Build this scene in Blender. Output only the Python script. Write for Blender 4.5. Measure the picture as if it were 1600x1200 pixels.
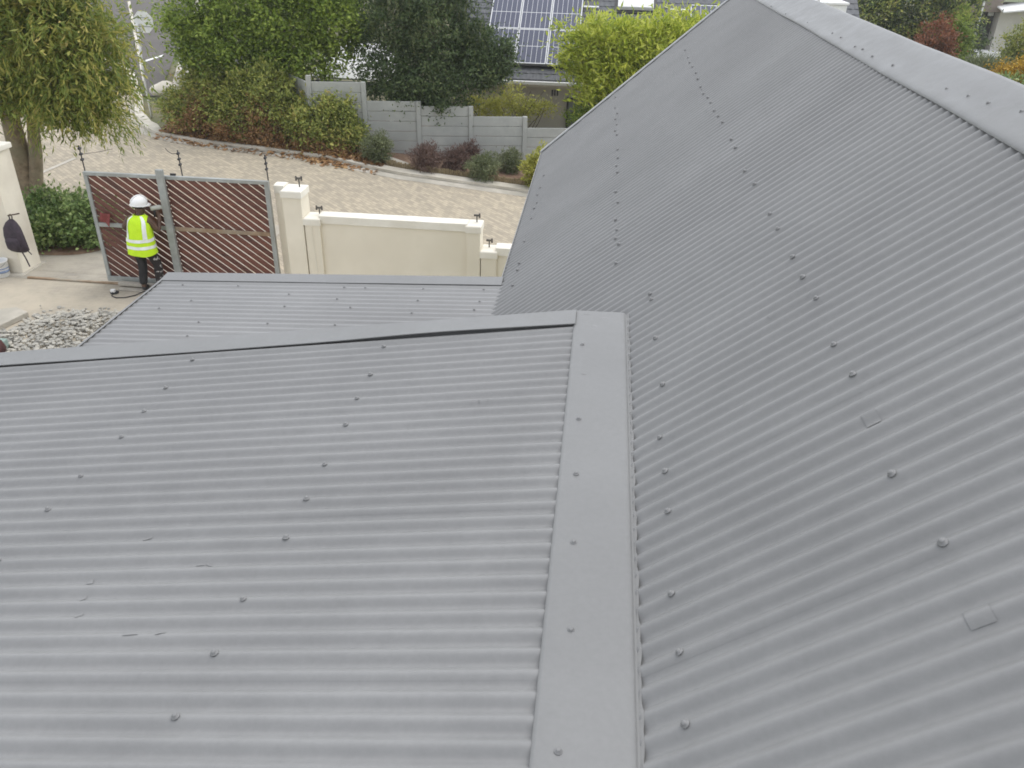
import bpy, bmesh, math, random
import numpy as np
from mathutils import Vector, Matrix

for o in list(bpy.data.objects):
    bpy.data.objects.remove(o)
scene = bpy.context.scene
COL = scene.collection
random.seed(7)

# ------------------------------------------------------------------ camera
H = 6.45                                   # eye height above the driveway
F = 1280.44                                # focal length in photo pixels (1600 wide)
MR = ((0.99392328, -0.07199916, 0.08326243),
      (0.10799221, 0.49136456, -0.86423293),
      (0.02131184, 0.86797292, 0.49615402))
cam_d = bpy.data.cameras.new('camera')
cam_d.sensor_fit = 'HORIZONTAL'; cam_d.sensor_width = 36.0
cam_d.lens = F * 36.0 / 1600.0
cam_d.clip_start = 0.05; cam_d.clip_end = 2000
cam = bpy.data.objects.new('camera', cam_d); COL.objects.link(cam)
m4 = Matrix(MR).to_4x4(); m4.translation = (0, 0, H)
cam.matrix_world = m4
scene.camera = cam

# ------------------------------------------------------------------ sky, sun, exposure
SUN_TO = Vector((0.25, 0.28, 0.91)).normalized()
SUN_EL = math.asin(SUN_TO.z); SUN_AZ = math.atan2(SUN_TO.x, SUN_TO.y)
world = bpy.data.worlds.new('World'); scene.world = world; world.use_nodes = True
wn = world.node_tree.nodes; wl = world.node_tree.links
for n_ in list(wn): wn.remove(n_)
sky = wn.new('ShaderNodeTexSky'); sky.sky_type = 'NISHITA'; sky.sun_disc = False
sky.sun_elevation = SUN_EL; sky.sun_rotation = SUN_AZ
sky.air_density = 1.0; sky.dust_density = 1.0; sky.ozone_density = 1.0
bgn = wn.new('ShaderNodeBackground'); bgn.inputs['Strength'].default_value = 0.15
wo = wn.new('ShaderNodeOutputWorld')
hsv = wn.new('ShaderNodeHueSaturation'); hsv.inputs['Saturation'].default_value = 0.22   # overcast: greyer than a clear sky
wl.new(sky.outputs[0], hsv.inputs['Color']); wl.new(hsv.outputs[0], bgn.inputs[0]); wl.new(bgn.outputs[0], wo.inputs[0])
sun_d = bpy.data.lights.new('sun', 'SUN'); sun_d.energy = 0.5; sun_d.angle = math.radians(50)
sun_d.color = (1.0, 0.97, 0.92)
sun = bpy.data.objects.new('sun', sun_d); COL.objects.link(sun)
sun.rotation_euler = SUN_TO.to_track_quat('Z', 'Y').to_euler()
vs = scene.view_settings
vs.view_transform = 'Standard'; vs.look = 'None'; vs.gamma = 1.0; vs.exposure = 1.2
vs.use_curve_mapping = False

try: scene.cycles.filter_width = 1.75        # the phone lens is soft
except Exception: pass

# ------------------------------------------------------------------ helpers
def ray(px, py):
    c = (px - 800.0, 600.0 - py, -F)
    return Vector([sum(MR[i][j] * c[j] for j in range(3)) for i in range(3)])
def atY(px, py, y):
    r = ray(px, py); t = y / r.y
    return Vector((r.x * t, y, r.z * t + H))
def zg(x, y=0):
    return -0.09 * (min(max(x, -8.0), 1.0) + 8.0)
def gnd(px, py):
    r = ray(px, py); z = 0.0
    for _ in range(40):
        t = (z - H) / r.z; z = 0.5 * z + 0.5 * zg(r.x * t)
    t = (z - H) / r.z
    return Vector((r.x * t, r.y * t, z))
def atplane(px, py, p0, nrm):
    r = ray(px, py); o = Vector((0, 0, H))
    t = (Vector(p0) - o).dot(nrm) / r.dot(nrm)
    return o + r * t

def link(name, me, mat=None, parent=None):
    o = bpy.data.objects.new(name, me); COL.objects.link(o)
    if mat is not None and me is not None and len(me.materials) == 0: me.materials.append(mat)
    if parent is not None: o.parent = parent
    return o
def tag(o, label=None, cat=None, group=None, kind=None):
    if label: o['label'] = label
    if cat: o['category'] = cat
    if group: o['group'] = group
    if kind: o['kind'] = kind
    return o
def thing(name, loc, label, cat, group=None, rz=0):
    o = bpy.data.objects.new(name, None); COL.objects.link(o)
    o.location = loc; o.rotation_euler = (0, 0, rz); o.empty_display_size = 0.2
    return tag(o, label, cat, group)
def wparent(o, p):
    """parent keeping world coordinates (root is unrotated Empty at p.location)"""
    o.parent = p
    o.matrix_parent_inverse = Matrix.Translation(-Vector(p.location))
    return o

class MB:
    def __init__(s): s.v = []; s.f = []
    def add(s, vs_, fs):
        b = len(s.v); s.v += [tuple(v) for v in vs_]; s.f += [tuple(i + b for i in f) for f in fs]; return s
    def box(s, x0, x1, y0, y1, z0, z1):
        return s.add([(x0,y0,z0),(x1,y0,z0),(x1,y1,z0),(x0,y1,z0),(x0,y0,z1),(x1,y0,z1),(x1,y1,z1),(x0,y1,z1)],
              [(0,3,2,1),(4,5,6,7),(0,1,5,4),(1,2,6,5),(2,3,7,6),(3,0,4,7)])
    def prism(s, poly, axis, a, b):
        """poly: list of 2D points; axis 'y': (x,z) extruded in y; 'z': (x,y) ; 'x': (y,z)"""
        n = len(poly)
        def P(p, t): return {'y': (p[0], t, p[1]), 'z': (p[0], p[1], t), 'x': (t, p[0], p[1])}[axis]
        vs_ = [P(p, a) for p in poly] + [P(p, b) for p in poly]
        fs = [tuple(range(n)), tuple(range(2*n-1, n-1, -1))] + [(i, (i+1) % n, n+(i+1) % n, n+i) for i in range(n)]
        return s.add(vs_, fs)
    def tube(s, pts, rad, seg=8, cap=True):
        pts = [Vector(p) for p in pts]
        if not hasattr(rad, '__len__'): rad = [rad]*len(pts)
        up = None; vs_ = []
        for i, p in enumerate(pts):
            d = (pts[min(i+1, len(pts)-1)] - pts[max(i-1, 0)]).normalized()
            if up is None:
                up = Vector((0,0,1)) if abs(d.z) < 0.9 else Vector((1,0,0))
            a = d.cross(up)
            a = a.normalized() if a.length > 1e-6 else d.orthogonal().normalized()
            b = d.cross(a).normalized(); up = -b if False else up
            for k in range(seg):
                t = 2*math.pi*k/seg
                vs_.append(p + (a*math.cos(t) + b*math.sin(t))*rad[i])
        fs = []
        for i in range(len(pts)-1):
            for k in range(seg):
                fs.append((i*seg+k, i*seg+(k+1) % seg, (i+1)*seg+(k+1) % seg, (i+1)*seg+k))
        if cap:
            fs.append(tuple(range(seg-1, -1, -1))); fs.append(tuple((len(pts)-1)*seg+k for k in range(seg)))
        return s.add(vs_, fs)
    def lathe(s, prof, seg=20, c=(0,0,0)):
        vs_ = []; fs = []
        for r, z in prof:
            for k in range(seg):
                t = 2*math.pi*k/seg; vs_.append((c[0]+r*math.cos(t), c[1]+r*math.sin(t), c[2]+z))
        for i in range(len(prof)-1):
            for k in range(seg): fs.append((i*seg+k, i*seg+(k+1) % seg, (i+1)*seg+(k+1) % seg, (i+1)*seg+k))
        fs.append(tuple(range(seg-1, -1, -1))); fs.append(tuple((len(prof)-1)*seg+k for k in range(seg)))
        return s.add(vs_, fs)
    def mesh(s, name='m', smooth=False, bevel=0):
        me = bpy.data.meshes.new(name); me.from_pydata(s.v, [], s.f); me.update()
        if bevel:
            bm = bmesh.new(); bm.from_mesh(me)
            bmesh.ops.recalc_face_normals(bm, faces=bm.faces)
            ed = [e for e in bm.edges if len(e.link_faces) == 2 and e.calc_face_angle(0) > 0.5]
            bmesh.ops.bevel(bm, geom=ed, offset=bevel, segments=2, affect='EDGES', profile=0.5)
            bm.to_mesh(me); bm.free()
        else:
            bm = bmesh.new(); bm.from_mesh(me); bmesh.ops.recalc_face_normals(bm, faces=bm.faces); bm.to_mesh(me); bm.free()
        if smooth:
            for p in me.polygons: p.use_smooth = True
        return me
    def build(s, name, mat, parent=None, smooth=False, bevel=0, world=False):
        o = link(name, s.mesh(name, smooth, bevel), mat, None)
        if parent is not None:
            if world: wparent(o, parent)
            else: o.parent = parent
        return o

# ------------------------------------------------------------------ materials
def newmat(name):
    m = bpy.data.materials.new(name); m.use_nodes = True
    nt = m.node_tree
    return m, nt.nodes, nt.links, nt.nodes['Principled BSDF']
def setin(b, **k):
    for a, v in k.items():
        b.inputs[a.replace('_', ' ')].default_value = v
def C4(c): return (c[0], c[1], c[2], 1)
def noisy(name, c0, c1, scale=3.0, rough=0.7, detail=6, bump=0.0, bscale=None, metallic=0.0, c2=None, big=None, spec=0.5, lo=0.35, hi=0.65, coords='Object'):
    """two-tone mottled surface, optional third large-scale tone"""
    m, N, L, b = newmat(name)
    tc = N.new('ShaderNodeTexCoord')
    nz = N.new('ShaderNodeTexNoise'); nz.inputs['Scale'].default_value = scale; nz.inputs['Detail'].default_value = detail
    nz.inputs['Roughness'].default_value = 0.65
    L.new(tc.outputs[coords], nz.inputs['Vector'])
    cr = N.new('ShaderNodeValToRGB'); cr.color_ramp.elements[0].position = lo; cr.color_ramp.elements[1].position = hi
    cr.color_ramp.elements[0].color = C4(c0); cr.color_ramp.elements[1].color = C4(c1)
    L.new(nz.outputs['Fac'], cr.inputs['Fac'])
    out = cr.outputs['Color']
    if c2 is not None:
        n2 = N.new('ShaderNodeTexNoise'); n2.inputs['Scale'].default_value = big or scale*0.15; n2.inputs['Detail'].default_value = 5
        L.new(tc.outputs[coords], n2.inputs['Vector'])
        r2 = N.new('ShaderNodeValToRGB'); r2.color_ramp.elements[0].position = 0.45; r2.color_ramp.elements[1].position = 0.7
        L.new(n2.outputs['Fac'], r2.inputs['Fac'])
        mx = N.new('ShaderNodeMixRGB'); mx.inputs['Color2'].default_value = C4(c2)
        L.new(r2.outputs['Color'], mx.inputs['Fac']); L.new(out, mx.inputs['Color1']); out = mx.outputs['Color']
    L.new(out, b.inputs['Base Color'])
    setin(b, Roughness=rough, Metallic=metallic)
    b.inputs['Specular IOR Level'].default_value = spec
    if bump:
        n3 = N.new('ShaderNodeTexNoise'); n3.inputs['Scale'].default_value = bscale or scale*4; n3.inputs['Detail'].default_value = 4
        L.new(tc.outputs[coords], n3.inputs['Vector'])
        bp = N.new('ShaderNodeBump'); bp.inputs['Strength'].default_value = bump; bp.inputs['Distance'].default_value = 0.02
        L.new(n3.outputs['Fac'], bp.inputs['Height']); L.new(bp.outputs['Normal'], b.inputs['Normal'])
    return m
def roofpaint(name, base, var=0.06):
    """satin grey roof paint: per-sheet tone, dusty blotches, fine orange-peel"""
    m, N, L, b = newmat(name)
    tc = N.new('ShaderNodeNewGeometry'); oi = N.new('ShaderNodeObjectInfo')
    n1 = N.new('ShaderNodeTexNoise'); n1.inputs['Scale'].default_value = 1.1; n1.inputs['Detail'].default_value = 7; n1.inputs['Roughness'].default_value = 0.6
    L.new(tc.outputs['Position'], n1.inputs['Vector'])
    n2 = N.new('ShaderNodeTexNoise'); n2.inputs['Scale'].default_value = 45; n2.inputs['Detail'].default_value = 5; n2.inputs['Roughness'].default_value = 0.7
    L.new(tc.outputs['Position'], n2.inputs['Vector'])
    n4 = N.new('ShaderNodeTexNoise'); n4.inputs['Scale'].default_value = 9; n4.inputs['Detail'].default_value = 6; n4.inputs['Roughness'].default_value = 0.6
    L.new(tc.outputs['Position'], n4.inputs['Vector'])
    def mr(src, lo, hi, a=0.3, c=0.7):
        q = N.new('ShaderNodeMapRange'); q.inputs['From Min'].default_value = a; q.inputs['From Max'].default_value = c
        q.inputs['To Min'].default_value = lo; q.inputs['To Max'].default_value = hi; L.new(src, q.inputs['Value']); return q.outputs['Result']
    def mul(a, c):
        q = N.new('ShaderNodeMath'); q.operation = 'MULTIPLY'; L.new(a, q.inputs[0]); L.new(c, q.inputs[1]); return q.outputs[0]
    v = mul(mul(mr(n1.outputs['Fac'], 1-var, 1+var), mr(n2.outputs['Fac'], 0.96, 1.04)), mul(mr(n4.outputs['Fac'], 0.96, 1.04), mr(oi.outputs['Random'], 0.975, 1.025, 0, 1)))
    mx = N.new('ShaderNodeVectorMath'); mx.operation = 'SCALE'; mx.inputs[0].default_value = base
    L.new(v, mx.inputs['Scale']); L.new(mx.outputs['Vector'], b.inputs['Base Color'])
    L.new(mr(n4.outputs['Fac'], 0.42, 0.6), b.inputs['Roughness'])
    b.inputs['Specular IOR Level'].default_value = 0.4
    bp = N.new('ShaderNodeBump'); bp.inputs['Strength'].default_value = 0.12; bp.inputs['Distance'].default_value = 0.002
    n3 = N.new('ShaderNodeTexNoise'); n3.inputs['Scale'].default_value = 120; n3.inputs['Detail'].default_value = 3
    L.new(tc.outputs['Position'], n3.inputs['Vector'])
    L.new(n3.outputs['Fac'], bp.inputs['Height']); L.new(bp.outputs['Normal'], b.inputs['Normal'])
    return m
def leafmat(name, stops, trans=0.25, rough=0.55):
    m, N, L, b = newmat(name)
    g = N.new('ShaderNodeNewGeometry'); cr = N.new('ShaderNodeValToRGB')
    els = cr.color_ramp.elements
    while len(els) < len(stops): els.new(0.5)
    for i, (p, c) in enumerate(stops): els[i].position = p; els[i].color = C4(c)
    # clump-scale tone on top of the leaf-by-leaf tone
    nz = N.new('ShaderNodeTexNoise'); nz.inputs['Scale'].default_value = 1.3; nz.inputs['Detail'].default_value = 3
    L.new(g.outputs['Position'], nz.inputs['Vector'])
    ad = N.new('ShaderNodeMath'); ad.operation = 'MULTIPLY_ADD'; ad.inputs[1].default_value = 0.62
    sb = N.new('ShaderNodeMapRange'); sb.inputs['From Min'].default_value = 0.3; sb.inputs['From Max'].default_value = 0.7
    sb.inputs['To Min'].default_value = 0.0; sb.inputs['To Max'].default_value = 0.38
    L.new(nz.outputs['Fac'], sb.inputs['Value'])
    L.new(g.outputs['Random Per Island'], ad.inputs[0]); L.new(sb.outputs['Result'], ad.inputs[2])
    L.new(ad.outputs[0], cr.inputs['Fac'])
    L.new(cr.outputs['Color'], b.inputs['Base Color']); setin(b, Roughness=rough)
    b.inputs['Specular IOR Level'].default_value = 0.3
    tr = N.new('ShaderNodeBsdfTranslucent'); L.new(cr.outputs['Color'], tr.inputs['Color'])
    ms = N.new('ShaderNodeMixShader'); ms.inputs['Fac'].default_value = trans
    L.new(b.outputs[0], ms.inputs[1]); L.new(tr.outputs[0], ms.inputs[2])
    L.new(ms.outputs[0], N['Material Output'].inputs['Surface'])
    return m
def pavermat(name, ca, cb, cm, bw=0.21, bh=0.105, rot=0.0, dust=None):
    m, N, L, b = newmat(name)
    tc = N.new('ShaderNodeNewGeometry'); mp = N.new('ShaderNodeMapping'); mp.inputs['Rotation'].default_value = (0, 0, rot)
    L.new(tc.outputs['Position'], mp.inputs['Vector'])
    br = N.new('ShaderNodeTexBrick'); br.inputs['Scale'].default_value = 1.0
    br.inputs['Brick Width'].default_value = bw; br.inputs['Row Height'].default_value = bh
    br.inputs['Mortar Size'].default_value = 0.006; br.inputs['Mortar Smooth'].default_value = 0.3
    br.inputs['Color1'].default_value = C4(ca); br.inputs['Color2'].default_value = C4(cb); br.inputs['Mortar'].default_value = C4(cm)
    L.new(mp.outputs['Vector'], br.inputs['Vector'])
    n1 = N.new('ShaderNodeTexNoise'); n1.inputs['Scale'].default_value = 0.55; n1.inputs['Detail'].default_value = 8; n1.inputs['Roughness'].default_value = 0.65
    L.new(tc.outputs['Position'], n1.inputs['Vector'])
    r1 = N.new('ShaderNodeValToRGB'); r1.color_ramp.elements[0].position = 0.35; r1.color_ramp.elements[1].position = 0.72
    r1.color_ramp.elements[0].color = (0.92, 0.92, 0.92, 1); r1.color_ramp.elements[1].color = (1.05, 1.04, 1.02, 1)
    L.new(n1.outputs['Fac'], r1.inputs['Fac'])
    mu = N.new('ShaderNodeMixRGB'); mu.blend_type = 'MULTIPLY'; mu.inputs['Fac'].default_value = 1
    L.new(br.outputs['Color'], mu.inputs['Color1']); L.new(r1.outputs['Color'], mu.inputs['Color2'])
    out = mu.outputs['Color']
    if dust:
        n2 = N.new('ShaderNodeTexNoise'); n2.inputs['Scale'].default_value = 0.9; n2.inputs['Detail'].default_value = 9; n2.inputs['Roughness'].default_value = 0.7
        L.new(tc.outputs['Position'], n2.inputs['Vector'])
        r2 = N.new('ShaderNodeValToRGB'); r2.color_ramp.elements[0].position = 0.36; r2.color_ramp.elements[1].position = 0.6
        L.new(n2.outputs['Fac'], r2.inputs['Fac'])
        mx = N.new('ShaderNodeMixRGB'); mx.inputs['Color2'].default_value = C4(dust)
        L.new(r2.outputs['Color'], mx.inputs['Fac']); L.new(out, mx.inputs['Color1']); out = mx.outputs['Color']
    L.new(out, b.inputs['Base Color']); setin(b, Roughness=0.9)
    bp = N.new('ShaderNodeBump'); bp.inputs['Strength'].default_value = 0.3; bp.inputs['Distance'].default_value = 0.006
    L.new(br.outputs['Fac'], bp.inputs['Height']); bp.invert = True
    L.new(bp.outputs['Normal'], b.inputs['Normal'])
    return m

M = {}
M['roofA'] = roofpaint('roof_paint_grey', (0.211, 0.211, 0.208), 0.085)
M['flash'] = roofpaint('flashing_paint_grey', (0.190, 0.191, 0.188), 0.07)
M['verge'] = roofpaint('verge_paint_pale_grey', (0.30, 0.305, 0.30), 0.05)
M['screw'] = noisy('painted_screw_grey', (0.18, 0.18, 0.178), (0.22, 0.22, 0.218), 60, 0.55)
M['underlay'] = noisy('roof_underlay_dark', (0.05, 0.05, 0.05), (0.08, 0.08, 0.08), 5, 0.9)
M['cream'] = noisy('cream_wall_render', (0.72, 0.665, 0.545), (0.78, 0.725, 0.605), 1.6, 0.85, bump=0.15, bscale=60, c2=(0.69, 0.635, 0.515), big=0.5)
M['coping'] = noisy('pale_coping_render', (0.72, 0.69, 0.60), (0.80, 0.77, 0.69), 3, 0.8, c2=(0.68, 0.64, 0.55), big=1.2)
M['fence'] = noisy('grey_precast_concrete', (0.345, 0.355, 0.335), (0.42, 0.43, 0.40), 2.2, 0.9, bump=0.2, bscale=30, c2=(0.33, 0.34, 0.32), big=0.8)
M['conc'] = noisy('pale_concrete', (0.40, 0.37, 0.31), (0.52, 0.48, 0.41), 4, 0.9, bump=0.2, bscale=40, c2=(0.33, 0.31, 0.26), big=0.6)
M['kerbpale'] = noisy('whitewashed_kerb', (0.50, 0.46, 0.38), (0.62, 0.58, 0.50), 3, 0.9, c2=(0.38, 0.35, 0.29), big=0.9)
M['soil'] = noisy('red_brown_soil', (0.13, 0.075, 0.045), (0.23, 0.145, 0.095), 6, 0.95, bump=0.6, bscale=18, c2=(0.30, 0.21, 0.14), big=1.1)
M['earth'] = noisy('dry_grass_earth', (0.10, 0.095, 0.045), (0.17, 0.15, 0.08), 2.5, 0.95, bump=0.4, bscale=9, c2=(0.09, 0.12, 0.04), big=0.25)
M['sand'] = pavermat('dusty_driveway_paving', (0.40, 0.355, 0.285), (0.36, 0.325, 0.265), (0.31, 0.275, 0.22), 0.22, 0.11, 0.0, dust=(0.46, 0.405, 0.315))
M['drivepave'] = pavermat('gateway_brick_paving', (0.37, 0.33, 0.27), (0.31, 0.285, 0.24), (0.24, 0.215, 0.18), 0.22, 0.11, 0.0, dust=(0.40, 0.365, 0.30))
M['road'] = pavermat('street_brick_paving', (0.465, 0.40, 0.30), (0.33, 0.29, 0.225), (0.25, 0.22, 0.17), 0.21, 0.105, 0.75)
M['asphalt'] = noisy('asphalt', (0.07, 0.062, 0.054), (0.10, 0.09, 0.08), 6, 0.95, c2=(0.105, 0.093, 0.082), big=0.3)
M['white'] = noisy('white_paint', (0.70, 0.70, 0.68), (0.80, 0.80, 0.78), 5, 0.6)
M['steel'] = noisy('galvanised_steel', (0.30, 0.32, 0.31), (0.40, 0.415, 0.40), 7, 0.55, metallic=0.25, c2=(0.27, 0.275, 0.25), big=1.5)
M['rustrail'] = noisy('weathered_rail', (0.20, 0.13, 0.075), (0.33, 0.235, 0.15), 5, 0.8, c2=(0.33, 0.30, 0.24), big=1.6)
M['bracket'] = noisy('weathered_bracket', (0.06, 0.055, 0.05), (0.12, 0.11, 0.095), 20, 0.7)
M['dark'] = noisy('black_plastic', (0.018, 0.018, 0.02), (0.03, 0.03, 0.032), 20, 0.55)
M['bark'] = noisy('grey_brown_bark', (0.17, 0.13, 0.085), (0.33, 0.26, 0.18), 7, 0.95, bump=0.8, bscale=16, c2=(0.22, 0.20, 0.13), big=1.5)
M['twig'] = noisy('dark_twig', (0.06, 0.045, 0.03), (0.11, 0.085, 0.06), 9, 0.9)

M['signback'] = noisy('bare_sign_back', (0.72, 0.73, 0.72), (0.82, 0.83, 0.82), 6, 0.5)
def slatmat():
    m, N, L, b = newmat('red_brown_timber')
    tc = N.new('ShaderNodeNewGeometry'); oi = N.new('ShaderNodeObjectInfo')
    mp = N.new('ShaderNodeMapping'); mp.inputs['Rotation'].default_value = (0, math.radians(-36.5), 0); mp.inputs['Scale'].default_value = (1.2, 8, 16)
    L.new(tc.outputs['Position'], mp.inputs['Vector'])
    nz = N.new('ShaderNodeTexNoise'); nz.inputs['Scale'].default_value = 1.5; nz.inputs['Detail'].default_value = 5
    L.new(mp.outputs['Vector'], nz.inputs['Vector'])
    ad = N.new('ShaderNodeMath'); ad.operation = 'MULTIPLY_ADD'; ad.inputs[1].default_value = 0.35
    L.new(oi.outputs['Random'], ad.inputs[0]); L.new(nz.outputs['Fac'], ad.inputs[2])
    cr = N.new('ShaderNodeValToRGB'); e = cr.color_ramp.elements
    e[0].position = 0.35; e[0].color = (0.060, 0.024, 0.018, 1); e[1].position = 0.9; e[1].color = (0.155, 0.058, 0.038, 1)
    L.new(ad.outputs[0], cr.inputs['Fac']); L.new(cr.outputs['Color'], b.inputs['Base Color']); setin(b, Roughness=0.7)
    return m
M['slat'] = slatmat()

# ------------------------------------------------------------------ ground and paving
def sheet(name, xs, ylo, yhi, mat, dz, ny=2, edge=0.0):
    """sheet over the terrain between two y-curves sampled at xs"""
    mb = MB(); v = []; f = []
    for x in xs:
        a, b_ = ylo(x), yhi(x)
        for j in range(ny+1):
            y = a + (b_-a)*j/ny
            v.append((x, y, zg(x) + dz))
    k = ny+1
    for i in range(len(xs)-1):
        for j in range(ny): f.append((i*k+j, (i+1)*k+j, (i+1)*k+j+1, i*k+j+1))
    if edge:
        b0 = len(v); n = len(v)
        v += [(p[0], p[1], p[2]-edge) for p in v[:n]]
        for i in range(len(xs)-1):
            f.append((i*k, b0+i*k, b0+(i+1)*k, (i+1)*k)); f.append((i*k+ny, (i+1)*k+ny, b0+(i+1)*k+ny, b0+i*k+ny))
        f.append(tuple([j for j in range(k)] + [b0+j for j in range(k-1, -1, -1)]))
        e = (len(xs)-1)*k
        f.append(tuple([e+j for j in range(k-1, -1, -1)] + [b0+e+j for j in range(k)]))
    mb.add(v, f)
    o = mb.build(name, mat); return o
def frange(a, b, n): return [a + (b-a)*i/(n-1) for i in range(n)]
def interp(pts):
    def g(x):
        if x <= pts[0][0]: return pts[0][1]
        for (x0, y0), (x1, y1) in zip(pts, pts[1:]):
            if x <= x1: return y0 + (y1-y0)*(x-x0)/(x1-x0)
        return pts[-1][1]
    return g
XS = [-900, -300, -100, -40, -20, -12, -8, 1, 12, 40, 100, 300, 900]
tag(sheet('ground', XS, lambda x: -600, lambda x: 1500, M['earth'], -0.03, 20), kind='structure')
kerb_pts = [(-26, 42), (-20.5, 35.5), (-17.6, 30.6), (-16.2, 28.0), (-15.2, 26.6), (-14.2, 25.75), (-12.5, 25.05), (-10.0, 24.45), (-7.0, 23.62), (-5.8, 23.36), (-1.8, 23.40), (3, 23.6), (14, 24.2)]
kerb_y = interp(kerb_pts)
tag(sheet('road', [-45, -30] + frange(-26, 14, 41), lambda x: 14.45, lambda x: kerb_y(x)-0.02, M['road'], 0.0, 4), kind='structure')
tag(sheet('driveway', [-30, -20] + frange(-13, -3.3, 12), lambda x: -6.0, lambda x: 14.02, M['sand'], 0.0, 4), kind='structure')
tag(sheet('gateway_paving', [-13, -11, -9.5, -8, -7, -5.7], lambda x: 14.02, lambda x: 14.45, M['drivepave'], 0.003, 2), kind='structure')
tag(sheet('gateway_apron', [-13, -11, -9.5, -8, -7.2], lambda x: 14.455, lambda x: 17.4 + 0.12*(x+13), M['drivepave'], 0.005, 2), kind='structure')
tag(sheet('yard', [-3.3, 1, 14], lambda x: -6, lambda x: 13.9, M['earth'], 0.0, 3), kind='structure')
tag(sheet('kerb', [-24] + frange(-20.5, 14, 80), kerb_y, lambda x: kerb_y(x)+0.40*(1.6 if x < -14.5 else 1.0), M['kerbpale'], 0.09, 1, 0.15), kind='structure')
tag(sheet('gutter_strip', frange(-17.4, 14, 60), lambda x: kerb_y(x)-0.42, lambda x: kerb_y(x)-0.03, M['conc'], 0.006, 1), kind='structure')
tag(sheet('soil', frange(-14.6, 5, 40), lambda x: kerb_y(x)+0.42, lambda x: 29.5, M['soil'], 0.06, 6), kind='structure')
# asphalt side street beyond the corner
def quadsheet(name, pts, mat, dz):
    mb = MB(); mb.add([(p[0], p[1], zg(p[0])+dz) for p in pts], [tuple(range(len(pts)))]); return tag(mb.build(name, mat), kind='structure')
quadsheet('asphalt_street', [(-17.2, 31.8), (-23.5, 31.6), (-60, 95), (-44, 95)], M['asphalt'], 0.012)
quadsheet('street_verge_strip', [(-15.9, 32.5), (-17.1, 32.4), (-43.9, 95), (-41.5, 95)], M['conc'], 0.03)
l1, l2 = gnd(221, 99), gnd(256, 88)
dl = Vector((-0.5, 0.85, 0))*0.45
quadsheet('road_line', [l1, l2, l2+dl, l1+dl], M['white'], 0.020)
e0, e1 = gnd(223, 128), gnd(199, 2)
quadsheet('road_edge_line', [e0, e0+Vector((0.10, 0.04, 0)), e1+Vector((0.2, 0.08, 0)), e1], M['kerbpale'], 0.020)
s0, s1 = gnd(27, 287), gnd(118, 247)
dd = (s1-s0).normalized(); nn = Vector((-dd.y, dd.x, 0))*0.07
quadsheet('drain_strip', [s0-nn, s1-nn, s1+nn, s0+nn], M['conc'], 0.010)

# ------------------------------------------------------------------ the house under our feet
AL = math.radians(38.5); BE = math.radians(8.7); GA = math.radians(2.9)
PW = 0.0762; AMP = 0.0088
def Rz(x): return 4.62 + (x-0.205)*math.tan(AL)
def Az(x): return 4.63 + (x+0.055)*math.tan(BE)
def Bz(x): return 3.92 + (x+0.66)*math.tan(GA)
APX = 1.774
house = thing('house', (0, 3, -1), 'house with grey painted corrugated metal roofs filling the foreground', 'house')
def hp(mb, name, mat, parent=house, smooth=False, bevel=0):
    return mb.build(name, mat, parent, smooth, bevel, world=True) if parent is house else None
def sub(o, parent):
    """child of a part that itself is a child of house; keeps world coordinates"""
    o.parent = parent; o.matrix_parent_inverse = parent.matrix_parent_inverse.copy() if False else Matrix.Identity(4)
    return o
# parts that carry sub-parts sit at the world origin in house space
def part_world(o):
    o.parent = house; o.matrix_parent_inverse = Matrix.Translation(-Vector(house.location)); return o
part_world(MB().prism([(-0.55, -1.2), (-0.55, 3.90), (APX, 5.76), (4.1, 3.90), (4.1, -1.2)], 'y', -3.2, 10.15).build('wall', M['cream']))
part_world(MB().prism([(-4.35, -1.2), (-4.35, 3.86), (-0.05, 4.54), (0.04, 4.40), (0.04, -1.2)], 'y', -3.1, 3.74).build('wall', M['cream']))
part_world(MB().prism([(-3.33, -1.2), (-3.33, 3.70), (-0.54, 3.84), (-0.54, -1.2)], 'y', 3.75, 5.86).build('wall', M['cream']))
main_roof = part_world(MB().prism([(-0.60, Rz(-0.60)-0.10), (-0.60, Rz(-0.60)-0.04), (1.60, Rz(1.60)-0.04), (APX, Rz(1.60)+0.02), (2*APX-1.60, Rz(1.60)-0.04), (4.15, Rz(-0.60)-0.04), (4.15, Rz(-0.60)-0.10), (APX, Rz(1.60)-0.06)], 'y', -3.0, 10.2).build('main_roof', M['underlay']))
upper_roof = part_world(MB().prism([(-4.5, Az(-4.5)-0.07), (-4.5, Az(-4.5)-0.03), (0.05, Az(0.05)-0.03), (0.05, Az(0.05)-0.07)], 'y', -3.0, 3.79).build('upper_roof', M['underlay']))
lower_roof = part_world(MB().prism([(-3.42, Bz(-3.42)-0.07), (-3.42, Bz(-3.42)-0.03), (-0.60, Bz(-0.60)-0.03), (-0.60, Bz(-0.60)-0.07)], 'y', 3.76, 5.95).build('lower_roof', M['underlay']))

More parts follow.
